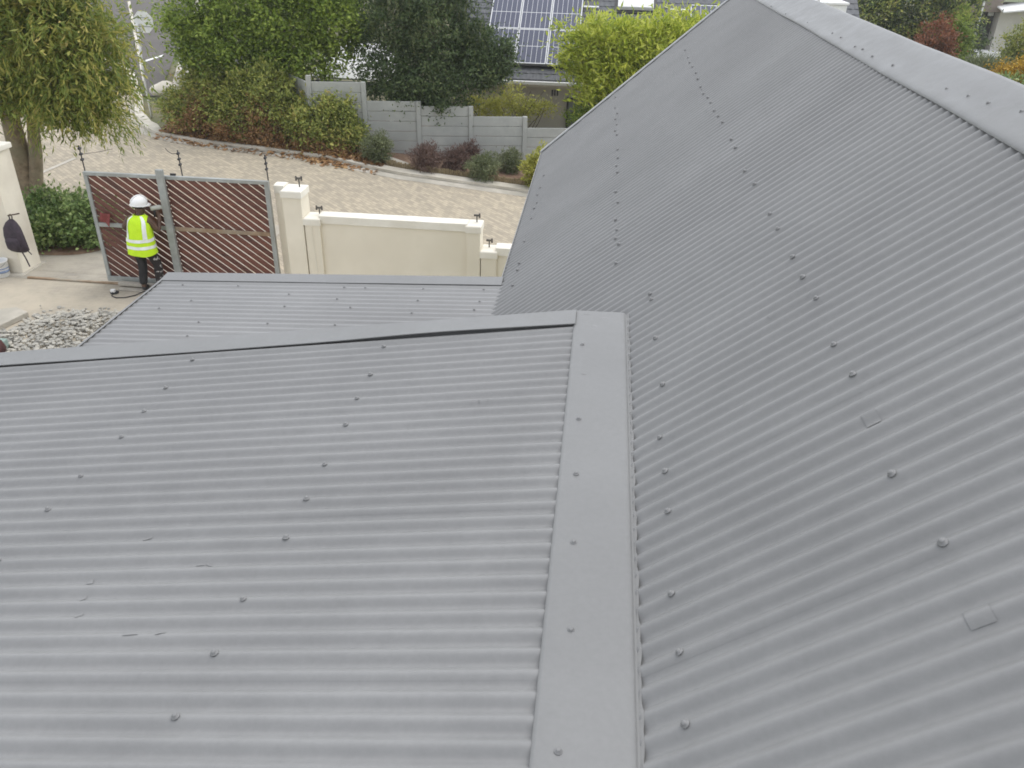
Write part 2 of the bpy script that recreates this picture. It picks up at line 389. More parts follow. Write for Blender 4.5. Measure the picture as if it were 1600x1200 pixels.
rng = random.Random(3)
def corr_mesh(name, nw, length, wstart=None, seg=14, rows=7, seed=0, extra=0.35):
    """corrugated sheet, u across the waves, w up the slope, v normal"""
    r = random.Random(seed); nu = int((nw+extra)*seg)+1
    bow = [r.uniform(-1, 1)*0.0001 for _ in range(rows+1)]
    ph = r.uniform(0, 6.28)
    v = []; f = []
    for i in range(nu):
        u = i*PW/seg; w0 = wstart(u) if wstart else 0.0
        for j in range(rows+1):
            w = w0 + (length-w0)*j/rows
            a = AMP*math.cos(2*math.pi*i/seg)
            v.append((u, w, a + bow[j] + 0.0003*u/(nw*PW) + 0.0001*math.sin(u*7+ph+w*2)))
    k = rows+1
    for i in range(nu-1):
        for j in range(rows): f.append((i*k+j, (i+1)*k+j, (i+1)*k+j+1, i*k+j+1))
    me = bpy.data.meshes.new(name); me.from_pydata(v, [], f); me.update()
    for p in me.polygons: p.use_smooth = True
    return me
def place_axes(o, org, u, w):
    u = Vector(u).normalized(); w = Vector(w).normalized(); v = u.cross(w)
    if v.z < 0: pass
    m = Matrix((u, w, v)).transposed().to_4x4(); m.translation = Vector(org)
    o.matrix_local = m
WR = Vector((math.cos(AL), 0, math.sin(AL))); NR = Vector((-math.sin(AL), 0, math.cos(AL)))
WRm = Vector((-math.cos(AL), 0, math.sin(AL)))
SW = 10*PW; Y0 = 3.90
EX = -0.685
def verge_y(x): return 10.24 + (x+0.66)*0.435
LFAR = (1.60-EX)/math.cos(AL); LNEAR = (1.60-0.206)/math.cos(AL)
far_m = [corr_mesh('roof_sheet_long', 10, LFAR, seed=s) for s in (1, 2, 3)]
near_m = [corr_mesh('roof_sheet_short', 10, LNEAR, seed=s) for s in (4, 5, 6)]
def rsheet(me, ytop, x0, far_side=False):
    o = link('roof_sheet', me, M['roofA']); sub(o, main_roof)
    if not far_side:   # u runs towards -y
        place_axes(o, (x0, ytop, Rz(x0)), (0, -1, 0), WR)
    else:
        place_axes(o, (2*APX-x0, ytop-SW, Rz(x0)), (0, 1, 0), WRm)
    return o
for k in range(8):
    rsheet(far_m[k % 3], Y0+(k+1)*SW, EX)
for k in (8, 9):
    yt = Y0+(k+1)*SW
    def ws(u, yt=yt):
        y = yt-u; xs = (y-10.24)/0.435-0.66
        return min(max(0.0, (xs-EX)/math.cos(AL)), LFAR-0.01)
    rsheet(corr_mesh('roof_sheet_gable', 10, LFAR, ws, seed=20+k), yt, EX)
for k in range(9):
    rsheet(near_m[k % 3], Y0-k*SW, 0.206)
for k in range(-9, 9):
    rsheet(far_m[k % 3], Y0+(k+1)*SW, EX, True)
# upper roof (left foreground): waves across y, down to the left
WA = Vector((math.cos(BE), 0, math.sin(BE))); NA = Vector((-math.sin(BE), 0, math.cos(BE)))
YA = 3.86
am = [corr_mesh('roof_sheet_upper', 10, (-0.035+4.62)/math.cos(BE), seed=s, rows=12) for s in (31, 32, 33)]
for k in range(8):
    o = link('roof_sheet', am[k % 3], M['roofA']); sub(o, upper_roof)
    place_axes(o, (-4.62, YA-k*SW, Az(-4.62)), (0, -1, 0), WA)
WB = Vector((math.cos(GA), 0, math.sin(GA))); NB = Vector((-math.sin(GA), 0, math.cos(GA)))
YB = 6.0
bmx = [corr_mesh('roof_sheet_lower', 10, (3.485-0.655)/math.cos(GA), seed=s, rows=10) for s in (41, 42)]
for k in range(3):
    o = link('roof_sheet', bmx[k % 2], M['roofA']); sub(o, lower_roof)
    place_axes(o, (-3.485, YB-k*SW, Bz(-3.485)), (0, -1, 0), WB); o.scale.z = 0.55

# ---- flashings
def sweep(name, prof_fn, ys, mat, parent, smooth=True, axis='y'):
    v = []; f = []; n = None
    for t in ys:
        pr = prof_fn(t); n = len(pr)
        for a, z in pr: v.append((a, t, z) if axis == 'y' else (t, a, z))
    for i in range(len(ys)-1):
        for j in range(n-1): f.append((i*n+j, (i+1)*n+j, (i+1)*n+j+1, i*n+j+1))
    me = bpy.data.meshes.new(name); me.from_pydata(v, [], f); me.update()
    bm = bmesh.new(); bm.from_mesh(me); bmesh.ops.recalc_face_normals(bm, faces=bm.faces); bm.to_mesh(me); bm.free()
    for p in me.polygons: p.use_smooth = smooth
    o = link(name, me, mat); sub(o, parent); return o
def wob(t, s, a): return a*(math.sin(t*1.7+s)+0.6*math.sin(t*3.9+2*s)+0.4*math.sin(t*8.3+3*s))
CAPX = 1.805
# ridge capping, lapped lengths
def ridge_prof(off, s):
    def g(y):
        e = wob(y, s, 0.0014); h = AMP+0.005+off; nrm = NR
        def P(x, hh): return (x - 0*hh, Rz(x)+hh/math.cos(AL))
        xs = 1.572 + wob(y, s+1, 0.0018); ze = Rz(xs)+(AMP+0.009+off+e)/math.cos(AL)
        k_ = math.tan(math.radians(30.5))
        def Q(x, d=0.0): return (x, ze+(x-xs)*k_+d)
        L_ = [(xs-0.001, ze-0.011), (xs, ze-0.003), Q(xs+0.006, 0.001), Q(xs+0.018, 0.003), Q(xs+0.04, 0.002), Q(1.65), Q(1.72), Q(CAPX-0.02), Q(CAPX, -0.006)]
        Rr = [(2*CAPX-x, z) for x, z in reversed(L_[:-1])]
        return L_ + Rr
    return g
for i, (a, b_) in enumerate([(-3.0, 0.9), (0.8, 4.75), (4.6, 8.0), (7.85, 11.28)]):
    sweep('ridge_cap', ridge_prof(0.0005*(i % 2), 1.3), frange(a, b_, int((b_-a)/0.06)), M['flash'], main_roof)
# pitch-change flashing between the left roof and the main roof
def wave_r(y): return AMP*math.cos(2*math.pi*(Y0-y)/PW)
def strip_prof(y):
    zt = Az(-0.055)+AMP+0.004; e = wob(y, 0.4, 0.0007)
    lf = -0.057 + wob(y, 2.0, 0.0006)
    lip = 0.226 + 0.002*math.sin(y*23) + 0.0015*math.sin(y*61)
    zl = Rz(lip) + 0.5*wave_r(y) + 0.0055
    return [(lf-0.001, zt-0.006), (lf, zt-0.001+e), (lf+0.012, zt+0.001+e), (0.0, zt+0.002+e), (0.10, zt+0.004), (0.185, zt+0.006), (0.200, zt+0.0045), (0.2065, zt+0.000), (0.2095, zt-0.0065), (0.2125, zt-0.004), (0.216, min(zt-0.003, Rz(0.216)+0.25*wave_r(y)+0.005)), (lip-0.004, zl+0.001), (lip, zl-0.004)]
sweep('pitch_flashing', strip_prof, frange(-2.6, 3.975, 700), M['flash'], upper_roof)
zt = Az(-0.055)+AMP
sub(MB().box(-0.056, 0.205, 3.972, 3.978, Rz(-0.05)-0.05, zt+0.003).build('end_plate', M['flash']), upper_roof)
# barge cappings (L profile along x)
def barge(name, zf, x0, x1, y0, y1, gap, drop, parent):
    def prof(x):
        g_ = gap(x)
        z = zf(x)
        return [(y0+0.001, z+g_-0.006), (y0, z+g_-0.001), (y0+0.003, z+g_), (y0*0.6+y1*0.4, z+0.6*g_+0.4*0.024), (y1-0.003, z+0.024), (y1, z+0.021), (y1+0.001, z-drop)]
    return sweep(name, prof, frange(x0, x1, 120), M['flash'], parent, False, 'x')
barge('barge_capping', Az, -4.66, -0.05, 3.795, 3.966, lambda x: AMP+0.010+0.014*math.exp(-((x+0.75)/0.55)**2)+wob(x, 1, 0.0010), 0.17, upper_roof)
barge('barge_capping', Bz, -3.50, -0.675, 5.93, 6.075, lambda x: 0.55*AMP+0.008+wob(x, 3, 0.0008), 0.15, lower_roof)
# gable verge of the main roof: barge roll following the slope
vpts = [(x, verge_y(x), Rz(x)) for x in frange(-0.70, APX, 12)]
for side in (0, 1):
    mb = MB(); v = []; f = []
    for x, y, z in vpts:
        xx = x if side == 0 else 2*APX-x
        for dy, dzz in ((-0.055, 0.016), (-0.05, 0.030), (0.0, 0.038), (0.028, 0.030), (0.032, -0.14), (0.010, -0.14), (0.006, 0.0)):
            v.append((xx, y+dy, z+dzz))
    for i in range(len(vpts)-1):
        for j in range(7): f.append((i*7+j, (i+1)*7+j, (i+1)*7+(j+1) % 7, i*7+(j+1) % 7))
    f.append(tuple(range(7))); f.append(tuple(range(len(v)-7, len(v))))
    mb.add(v, f); sub(mb.build('verge_capping', M['verge']), main_roof)
# fascia boards
sub(MB().box(-0.64, -0.61, 6.0, 10.2, Rz(-0.61)-0.2, Rz(-0.61)-0.012-0.02).build('fascia', M['cream']), main_roof)
sub(MB().box(-4.56, -4.52, -3.0, 3.8, Az(-4.56)-0.2, Az(-4.56)-0.015).build('fascia', M['cream']), upper_roof)
sub(MB().box(-3.455, -3.425, 3.97, 5.94, Bz(-3.45)-0.2, Bz(-3.45)-0.015).build('fascia', M['cream']), lower_roof)

for (xa, zf, ya, yb, par) in ((-3.497, Bz, 3.97, 6.0, lower_roof), (-4.632, Az, -3.0, 3.86, upper_roof)):
    pr_ = [(xa, zf(xa)-0.09), (xa, zf(xa)+AMP+0.004), (xa+0.016, zf(xa+0.016)+AMP+0.004), (xa+0.016, zf(xa+0.016)+AMP+0.002), (xa+0.006, zf(xa+0.006)+AMP+0.001), (xa+0.006, zf(xa)-0.09)]
    sub(MB().prism(pr_, 'y', ya, yb).build('eave_trim', M['roofA']), par)
sub(MB().box(EX-0.010, EX-0.002, 6.08, 10.2, Rz(EX)-0.10, Rz(EX)+AMP+0.004).build('eave_trim', M['flash']), main_roof)
# ---- screws
def screw_mesh():
    mb = MB(); mb.lathe([(0.0125, 0.0), (0.0120, 0.0025), (0.0075, 0.003), (0.0072, 0.0085), (0.0045, 0.0105)], 8)
    me = mb.mesh('screw', True); me.materials.append(M['screw']); return me
SM = screw_mesh()
def screw(p, nrm, parent, sc=1.0):
    o = link('screw', SM); sub(o, parent)
    q = Vector(nrm).to_track_quat('Z', 'Y')
    tilt = Matrix.Rotation(rng.uniform(-0.18, 0.18), 4, 'X') @ Matrix.Rotation(rng.uniform(-0.18, 0.18), 4, 'Y')
    o.matrix_local = Matrix.Translation(Vector(p)) @ q.to_matrix().to_4x4() @ tilt @ Matrix.Rotation(rng.uniform(0, 1), 4, 'Z') @ Matrix.Scale(sc, 4)
def crest(y, y0): return y0 - round((y0-y)/PW)*PW
def row(pxs, p0, nrm, zf, y0, parent, xfix=None):
    for p in pxs:
        q = atplane(p[0], p[1], p0, nrm)
        x = (q.x if xfix is None else xfix + rng.uniform(-0.012, 0.012)); y = crest(q.y, y0)
        screw((x, y, zf(x) + (AMP*(0.55 if parent is lower_roof else 1.0)+0.0015)/nrm.z), nrm, parent, rng.uniform(0.9, 1.1)*(0.75 if parent is lower_roof else 1.0))
pR = (0.205, 0, 4.62)
row([(965,152),(966,166),(966,178),(965,186),(964,196),(964,204),(964,211),(965,236),(965,249),(964,261),(963,274),(961,304),(961,320),(957,350),(960,362),(957,380),(958,392),(955,418)], pR, NR, Rz, Y0, main_roof, 0.172)
row([(1070,80),(1075,93),(1077,99),(1082,107),(1087,116),(1090,126),(1094,138),(1098,148),(1106,156),(1110,163),(1116,177),(1122,185),(1129,195),(1142,221),(1149,235),(1164,273),(1177,289),(1202,338),(1215,363),(1236,403),(1252,436),(1275,473),(1299,539),(1328,585),(1397,757),(1463,840)], pR, NR, Rz, Y0, main_roof)
row([(1015,461),(1017,470),(1024,536),(1035,610),(1030,685),(1038,737),(1043,806),(1047,921),(1060,1018),(1070,1142)], pR, NR, Rz, Y0, main_roof)
row([(862,266),(858,286),(848,300),(840,318),(833,330),(828,345),(820,377),(808,415),(800,432),(796,452)], pR, NR, Rz, Y0, main_roof, -0.56)
pA = (-0.055, 0, 4.63)
row([(598,547),(578,590),(557,627),(540,667),(506,732),(478,785),(445,848),(375,950),(330,1035),(266,1140)], pA, NA, Az, YA, upper_roof)
row([(300,566),(260,608),(223,648),(186,690),(122,752),(72,803),(8,868)], pA, NA, Az, YA, upper_roof)
pB = (-0.66, 0, 3.92)
row([(285,447),(300,470),(252,480),(312,503),(292,527),(450,463),(442,483),(418,507),(372,448),(536,453),(528,467),(524,508),(546,484),(570,452),(652,472),(645,487),(661,453),(755,456),(749,473),(740,488)], pB, NB, Bz, YB, lower_roof)
for p in [(1301,52),(1314,59),(1336,73),(1348,77),(1363,88),(1395,102),(1479,139),(1513,150),(1544,161),(1596,174),(1205,10),(1228,22),(1262,36)]:
    nc_ = Vector((-math.sin(math.radians(30.5)), 0, math.cos(math.radians(30.5)))); q = atplane(p[0], p[1], (1.572, 0, Rz(1.572)+0.0245), nc_); screw(q, nc_, main_roof, 0.75)
for p in [(910,539),(904,655),(900,741),(896,848),(892,985),(872,1175)]:
    q = atplane(p[0], p[1], (0, 0, zt+0.005), Vector((0, 0, 1))); screw((q.x, q.y, zt+0.0055), (0, 0, 1), upper_roof, 0.95)
def smear(px, py, wx, wy, seed):
    q = atplane(px, py, (0, 0, zt+0.005), Vector((0, 0, 1))); r_ = random.Random(seed); n = 18; v = [(q.x, q.y, zt+0.0092)]
    for i in range(n):
        t = 2*math.pi*i/n; k_ = r_.uniform(0.55, 1.0); v.append((q.x+wx*k_*math.cos(t), q.y+wy*k_*math.sin(t), zt+0.0068))
    sub(MB().add(v, [(0, 1+i, 1+(i+1) % n) for i in range(n)]).build('sealant_smear', M['roofA'], None, True), upper_roof)
for i_, (a_, b_, c_, d_) in enumerate([(945, 497, 0.05, 0.012), (918, 492, 0.03, 0.006), (912, 585, 0.018, 0.003), (957, 1176, 0.006, 0.004), (930, 510, 0.02, 0.02), (968, 515, 0.008, 0.03)]): smear(a_, b_, c_, d_, i_)
# ---- paint patches and lifted flakes
def patch(px, py, wu, ww, p0, nrm, waxis, y0, zf, parent, name='repair_patch', lift=0.0016, ang=0.0):
    q = atplane(px, py, p0, nrm); v = []; f = []; nu, nw = 14, 4
    for i in range(nu+1):
        for j in range(nw+1):
            du = (i/nu-0.5)*wu; dw = (j/nw-0.5)*ww
            du2 = du*math.cos(ang)-dw*math.sin(ang); dw2 = du*math.sin(ang)+dw*math.cos(ang)
            pp = Vector((q.x, q.y, zf(q.x))) + Vector((0, -1, 0))*du2 + waxis*dw2
            a = AMP*math.cos(2*math.pi*(y0-pp.y)/PW)
            ed = 0.0004 if i in (0, nu) or j in (0, nw) else lift
            v.append(pp + nrm*(a+ed+0.0022))
    for i in range(nu):
        for j in range(nw): f.append((i*(nw+1)+j, (i+1)*(nw+1)+j, (i+1)*(nw+1)+j+1, i*(nw+1)+j+1))
    o = MB().add(v, f).build(name, M['roofA'], None, True); sub(o, parent)
patch(1530, 962, 0.055, 0.055, pR, NR, WR, Y0, Rz, main_roof, lift=0.0011)
patch(1362, 655, 0.055, 0.045, pR, NR, WR, Y0, Rz, main_roof, lift=0.0008)
for px, py, a, b_, an in [(140,908,0.022,0.022,0.2),(130,935,0.035,0.008,0.1),(124,962,0.035,0.007,0.0),(312,881,0.006,0.03,0.1),(326,881,0.008,0.03,-0.5),(230,840,0.008,0.034,0.5),(252,992,0.007,0.032,0.5),(205,995,0.006,0.05,0.1)]:
    patch(px, py, a, b_, pA, NA, WA, YA, Az, upper_roof, 'paint_flake', 0.0014, an)

# ------------------------------------------------------------------ sliding gate
YW = 14.10
gate = thing('sliding_gate', (-7.6, YW, 0), 'driveway gate of red-brown diagonal timber slats in a grey steel frame', 'gate')
GX0, GX1, GZ0, GZ1 = -9.38, -5.86, 0.10, 2.20
def gp(mb, name, mat, **k): return mb.build(name, mat, gate, world=True, **k)
gp(MB().box(GX0, GX1, YW-0.035, YW+0.035, GZ1-0.065, GZ1), 'top_rail', M['steel'], bevel=0.006)
gp(MB().box(GX0, GX1, YW-0.04, YW+0.04, 0.05, 0.15), 'bottom_rail', M['steel'], bevel=0.006)
gp(MB().box(GX0, GX0+0.075, YW-0.033, YW+0.033, 0.152, GZ1-0.067), 'stile', M['steel'], bevel=0.006)
gp(MB().box(GX1-0.085, GX1, YW-0.033, YW+0.033, 0.152, GZ1-0.067), 'stile', M['steel'], bevel=0.006)
gp(MB().box(-7.93, -7.79, YW-0.115, YW-0.045, 0.06, 2.33), 'centre_post', M['steel'], bevel=0.012)
gp(MB().box(GX0+0.077, -7.80, YW-0.033, YW+0.025, 1.16, 1.235), 'middle_rail', M['steel'], bevel=0.005)
gp(MB().box(-7.796, GX1-0.087, YW-0.033, YW+0.025, 1.16, 1.235), 'middle_rail', M['rustrail'], bevel=0.005)
def clip(poly, x0, x1, z0, z1):
    for ax, val, keep in ((0, x0, 1), (0, x1, -1), (1, z0, 1), (1, z1, -1)):
        out = []
        for i in range(len(poly)):
            a, b_ = poly[i], poly[(i+1) % len(poly)]
            ia, ib = keep*(a[ax]-val) >= 0, keep*(b_[ax]-val) >= 0
            if ia: out.append(a)
            if ia != ib:
                t = (val-a[ax])/(b_[ax]-a[ax]); out.append((a[0]+t*(b_[0]-a[0]), a[1]+t*(b_[1]-a[1])))
        poly = out
        if len(poly) < 3: return None
    return poly
SL = 0.74; HP = 0.198
for (x0, x1, z0, z1) in [(GX0+0.077, -7.80, 1.237, GZ1-0.067), (-7.796, GX1-0.087, 1.237, GZ1-0.067), (GX0+0.077, -7.80, 0.152, 1.158), (-7.796, GX1-0.087, 0.152, 1.158)]:
    k = -1
    a = x0 - (z1-z0)/SL - HP
    while a < x1 + HP:
        xa = a; w = HP-0.041+rng.uniform(-0.004, 0.004)
        poly = [(xa, z1), (xa+w, z1), (xa+w+(z1-z0)/SL, z0), (xa+(z1-z0)/SL, z0)]
        pl = clip(poly, x0, x1, z0, z1)
        if pl:
            yo = rng.uniform(-0.003, 0.003)
            gp(MB().prism(pl, 'y', YW-0.008+yo, YW+0.006+yo), 'slat', M['slat'])
        a += HP
for px, top, base in ((122, 232, 268), (279, 243, 272), (414, 243, 283)):
    b_ = atY(px+6 if px < 200 else px+2, base, YW); x = {122: GX0+0.01, 279: -7.50, 414: GX1-0.02}[px]
    zb, z_t = (1.95 if px != 279 else 2.17), 2.66
    gp(MB().tube([(x, YW+0.05, zb), (x-0.01, YW+0.05, z_t)], 0.011, 6), 'electric_fence_rod', M['dark'])
    for zz in (2.40, 2.50, 2.60):
        gp(MB().tube([(x-0.01, YW+0.02, zz), (x-0.01, YW+0.05, zz), (x-0.01, YW+0.09, zz)], [0.022, 0.028, 0.022], 6), 'insulator', M['dark'])
gp(MB().tube([(-7.53, YW+0.05, 2.60), (-7.62, YW+0.05, 2.59), (-7.70, YW+0.06, 2.63), (-7.74, YW+0.06, 2.68)], 0.006, 5), 'loose_wire', M['dark'])
gp(MB().tube([(GX0+0.02, YW+0.05, 2.50), (-9.0, YW+0.06, 2.56), (-8.75, YW+0.07, 2.62)], 0.004, 5), 'loose_wire', M['dark'])
gp(MB().box(-7.72, -7.62, YW+0.02, YW+0.05, 2.20, 2.235), 'gate_stop', M['dark'])
# red flap / cloth tied on the left stile
mb = MB(); v = []; f = []
for i in range(6):
    for j in range(5):
        v.append((-9.19+0.17*i/5, YW-0.05-0.03*math.sin(i*1.1+j*0.6)-0.015*j, 1.46-0.16*j/4-0.05*i/5*j/4-0.05*i/5))
for i in range(5):
    for j in range(4): f.append((i*5+j, (i+1)*5+j, (i+1)*5+j+1, i*5+j+1))
M['redcloth'] = noisy('faded_red_cloth', (0.15, 0.035, 0.03), (0.24, 0.06, 0.055), 9, 0.9)
o = mb.add(v, f).build('cloth', M['redcloth'], None, True)
sm_ = o.modifiers.new('s', 'SOLIDIFY'); sm_.thickness = 0.006
tag(o, 'faded red rag hanging on the left half of the slatted gate', 'rag')

# track and planks
tag(MB().prism([(-11.05, 14.02), (-5.9, 13.98), (-5.9, 14.04), (-11.05, 14.08)], 'z', 0.004, 0.035).build('gate_track', M['rustrail'], bevel=0.006), 'thin steel sliding-gate track laid across the driveway paving', 'gate track')
M['plank'] = noisy('grey_weathered_plank', (0.33, 0.30, 0.25), (0.45, 0.42, 0.36), 5, 0.85, bump=0.3)
p0 = gnd(188, 437)
tag(MB().prism([(-9.08, 13.90), (-7.7, 13.86), (-7.7, 13.97), (-9.08, 14.01)], 'z', 0.036, 0.095).build('plank', M['plank'], bevel=0.006), 'pale grey plank lying along the foot of the slatted gate', 'plank')
tag(MB().prism([(-9.0, 13.74), (-7.6, 13.70), (-7.6, 13.82), (-9.0, 13.85)], 'z', 0.003, 0.035).build('plank', M['plank'], bevel=0.006), 'flat weathered board on the ground under the worker\'s boots', 'plank')

# ------------------------------------------------------------------ boundary wall
wall = thing('boundary_wall', (-3.5, 14.2, -0.5), 'stepped cream rendered boundary wall with pale coping to the right of the gate', 'wall')
def wp(mb, name, mat, bevel=0.012): return mb.build(name, mat, wall, world=True, bevel=bevel)
def pillar(x0, x1, y0, y1, zt_, zb=-1.0):
    wp(MB().box(x0, x1, y0, y1, zb, zt_-0.13), 'pillar', M['cream'], 0.008)
    cx, cy = (x0+x1)/2, (y0+y1)/2
    mb = MB(); a = 0.018
    vs_ = []
    for (d, z) in ((a, zt_-0.128), (a, zt_-0.015), (a-0.012, zt_), (-0.02, zt_+0.008)):
        vs_ += [(x0-d, y0-d, z), (x1+d, y0-d, z), (x1+d, y1+d, z), (x0-d, y1+d, z)]
    fs = [(3, 2, 1, 0)] + [(i*4+k, i*4+(k+1) % 4, (i+1)*4+(k+1) % 4, (i+1)*4+k) for i in range(3) for k in range(4)] + [(12, 13, 14, 15)]
    wp(mb.add(vs_, fs), 'pillar_cap', M['coping'], 0)
def panel(x0, x1, y0, y1, zt_, zb=-1.0):
    wp(MB().box(x0, x1, y0, y1, zb, zt_-0.16), 'wall_panel', M['cream'], 0)
    wp(MB().prism([(y0-0.025, zt_-0.158), (y1+0.025, zt_-0.158), (y1+0.025, zt_-0.02), (y1-0.05, zt_+0.004), (y0+0.05, zt_+0.004), (y0-0.025, zt_-0.012)], 'x', x0, x1), 'coping', M['coping'], 0.006)
panel(-5.83, -5.64, 14.24, 14.46, 2.10)
pillar(-5.62, -5.27, 14.02, 14.45, 2.06)
pillar(-5.255, -4.97, 14.04, 14.42, 1.56)
panel(-4.99, -2.23, 14.10, 14.36, 1.62)
pillar(-2.25, -2.00, 14.05, 14.42, 1.585)
pillar(-1.985, -1.70, 14.05, 14.42, 1.12)
panel(-1.72, 6.5, 14.10, 14.36, 1.20, -1.6)
def bracket(x, y, z, h=0.16, double=True):
    mb = MB().tube([(x, y, z-0.01), (x, y, z+h)], 0.012, 6)
    mb.box(x-0.055, x+0.055, y-0.014, y+0.014, z+h-0.02, z+h+0.012)
    for s in ((-1, 1) if double else (1,)):
        mb.tube([(x+s*0.05, y, z+h-0.045), (x+s*0.05, y, z+h+0.035)], [0.019, 0.016], 7)
    mb.build('fence_bracket', M['bracket'], wall, world=True)
bracket(-5.36, 14.28, 2.07); bracket(-5.03, 14.28, 1.57, 0.13); bracket(-2.09, 14.28, 1.59, 0.13, False); bracket(-1.86, 14.28, 1.13, 0.13, False)
wp(MB().tube([(-5.10, 14.025, -0.5), (-5.095, 14.024, 0.6), (-5.12, 14.026, 1.2), (-5.11, 14.02, 1.55)], 0.004, 5), 'wire', M['coping'], 0)
wp(MB().box(-2.02, -2.005, 14.44, 14.46, 1.50, 1.53), 'clip', M['dark'], 0)

# left gate pillar
M['creamL'] = noisy('cream_pillar_render', (0.68, 0.63, 0.52), (0.74, 0.69, 0.58), 1.6, 0.85, bump=0.15, bscale=60, c2=(0.47, 0.42, 0.34), big=0.6)
gpil = thing('gate_pillar', (-12.0, 14.5, 0), 'broad cream rendered gate pillar at the left edge with the backpack on it', 'pillar')
MB().box(-12.75, -11.27, 14.24, 14.84, -0.1, 2.36).build('shaft', M['creamL'], gpil, world=True, bevel=0.02)
MB().box(-12.79, -11.23, 14.20, 14.88, 2.361, 2.47).build('cap', M['coping'], gpil, world=True, bevel=0.02)
MB().box(-12.79, -11.20, 14.10, 14.90, -0.02, 0.02).build('footing', M['conc'], gpil, world=True, bevel=0.008)

# ------------------------------------------------------------------ precast fence
fence = thing('precast_fence', (-5.6, 25.6, -0.3), 'stepped grey precast concrete slab fence behind the round shrubs', 'fence')
fy = lambda x: 25.55 + 0.17*(x+5.6)
posts = [atY(px, 200, 25.6) for px in ()]
px_posts = [(489, 118), (572, 128), (655, 158), (736, 166), (820, 182), (903, 200), (986, 214)]
P = []
for px, ptop in px_posts:
    x = atY(px, 200, 25.6).x
    for _ in range(5): x = atY(px, 200, fy(x)).x
    P.append((x, fy(x), atY(px, ptop, fy(x)).z))
fd = Vector((1, 0.17, 0)).normalized(); fn = Vector((-fd.y, fd.x, 0))
def obox(c, along, nrm, ha, hn, z0, z1):
    mb = MB(); vs_ = []
    for z in (z0, z1):
        for sa, sn in ((-1, -1), (1, -1), (1, 1), (-1, 1)):
            q = Vector(c) + along*sa*ha + nrm*sn*hn; vs_.append((q.x, q.y, z))
    return mb.add(vs_, [(0,3,2,1),(4,5,6,7),(0,1,5,4),(1,2,6,5),(2,3,7,6),(3,0,4,7)])
for i, (x, y, z) in enumerate(P):
    obox((x, y, 0), fd, fn, 0.07, 0.075, z-2.3, z).build('post', M['fence'], fence, world=True, bevel=0.012)
for (xa, ya, za), (xb, yb, zb) in zip(P, P[1:]):
    c = Vector(((xa+xb)/2, (ya+yb)/2, 0)); half = (Vector((xb-xa, yb-ya, 0)).length)/2-0.072
    zt_ = min(za, zb)-0.005
    for k in range(6):
        obox(c + fn*rng.uniform(-0.006, 0.006), fd, fn, half, 0.024, zt_-0.30*(k+1)+0.008, zt_-0.30*k-0.004).build('panel', M['fence'], fence, world=True, bevel=0.010)
fence2 = thing('precast_fence', (-13, 30, 0), 'grey precast fence run climbing away beside the asphalt street', 'fence')
A_ = Vector((P[0][0]-0.1, P[0][1]+0.15, 0)); B_ = Vector((-18.9, 37.5, 0)); d2 = (B_-A_).normalized(); n2 = Vector((-d2.y, d2.x, 0)); L2 = (B_-A_).length; nb = 9
for i in range(nb+1):
    c = A_ + d2*(L2*i/nb); zt_ = 1.98
    obox(c, d2, n2, 0.07, 0.075, -0.2, zt_).build('post', M['fence'], fence2, world=True, bevel=0.012)
    if i < nb:
        c2 = A_ + d2*(L2*(i+0.5)/nb)
        for k in range(6):
            obox(c2, d2, n2, L2/nb/2-0.072, 0.024, zt_-0.31*(k+1)+0.01, zt_-0.31*k-0.012).build('panel', M['fence'], fence2, world=True, bevel=0.010)

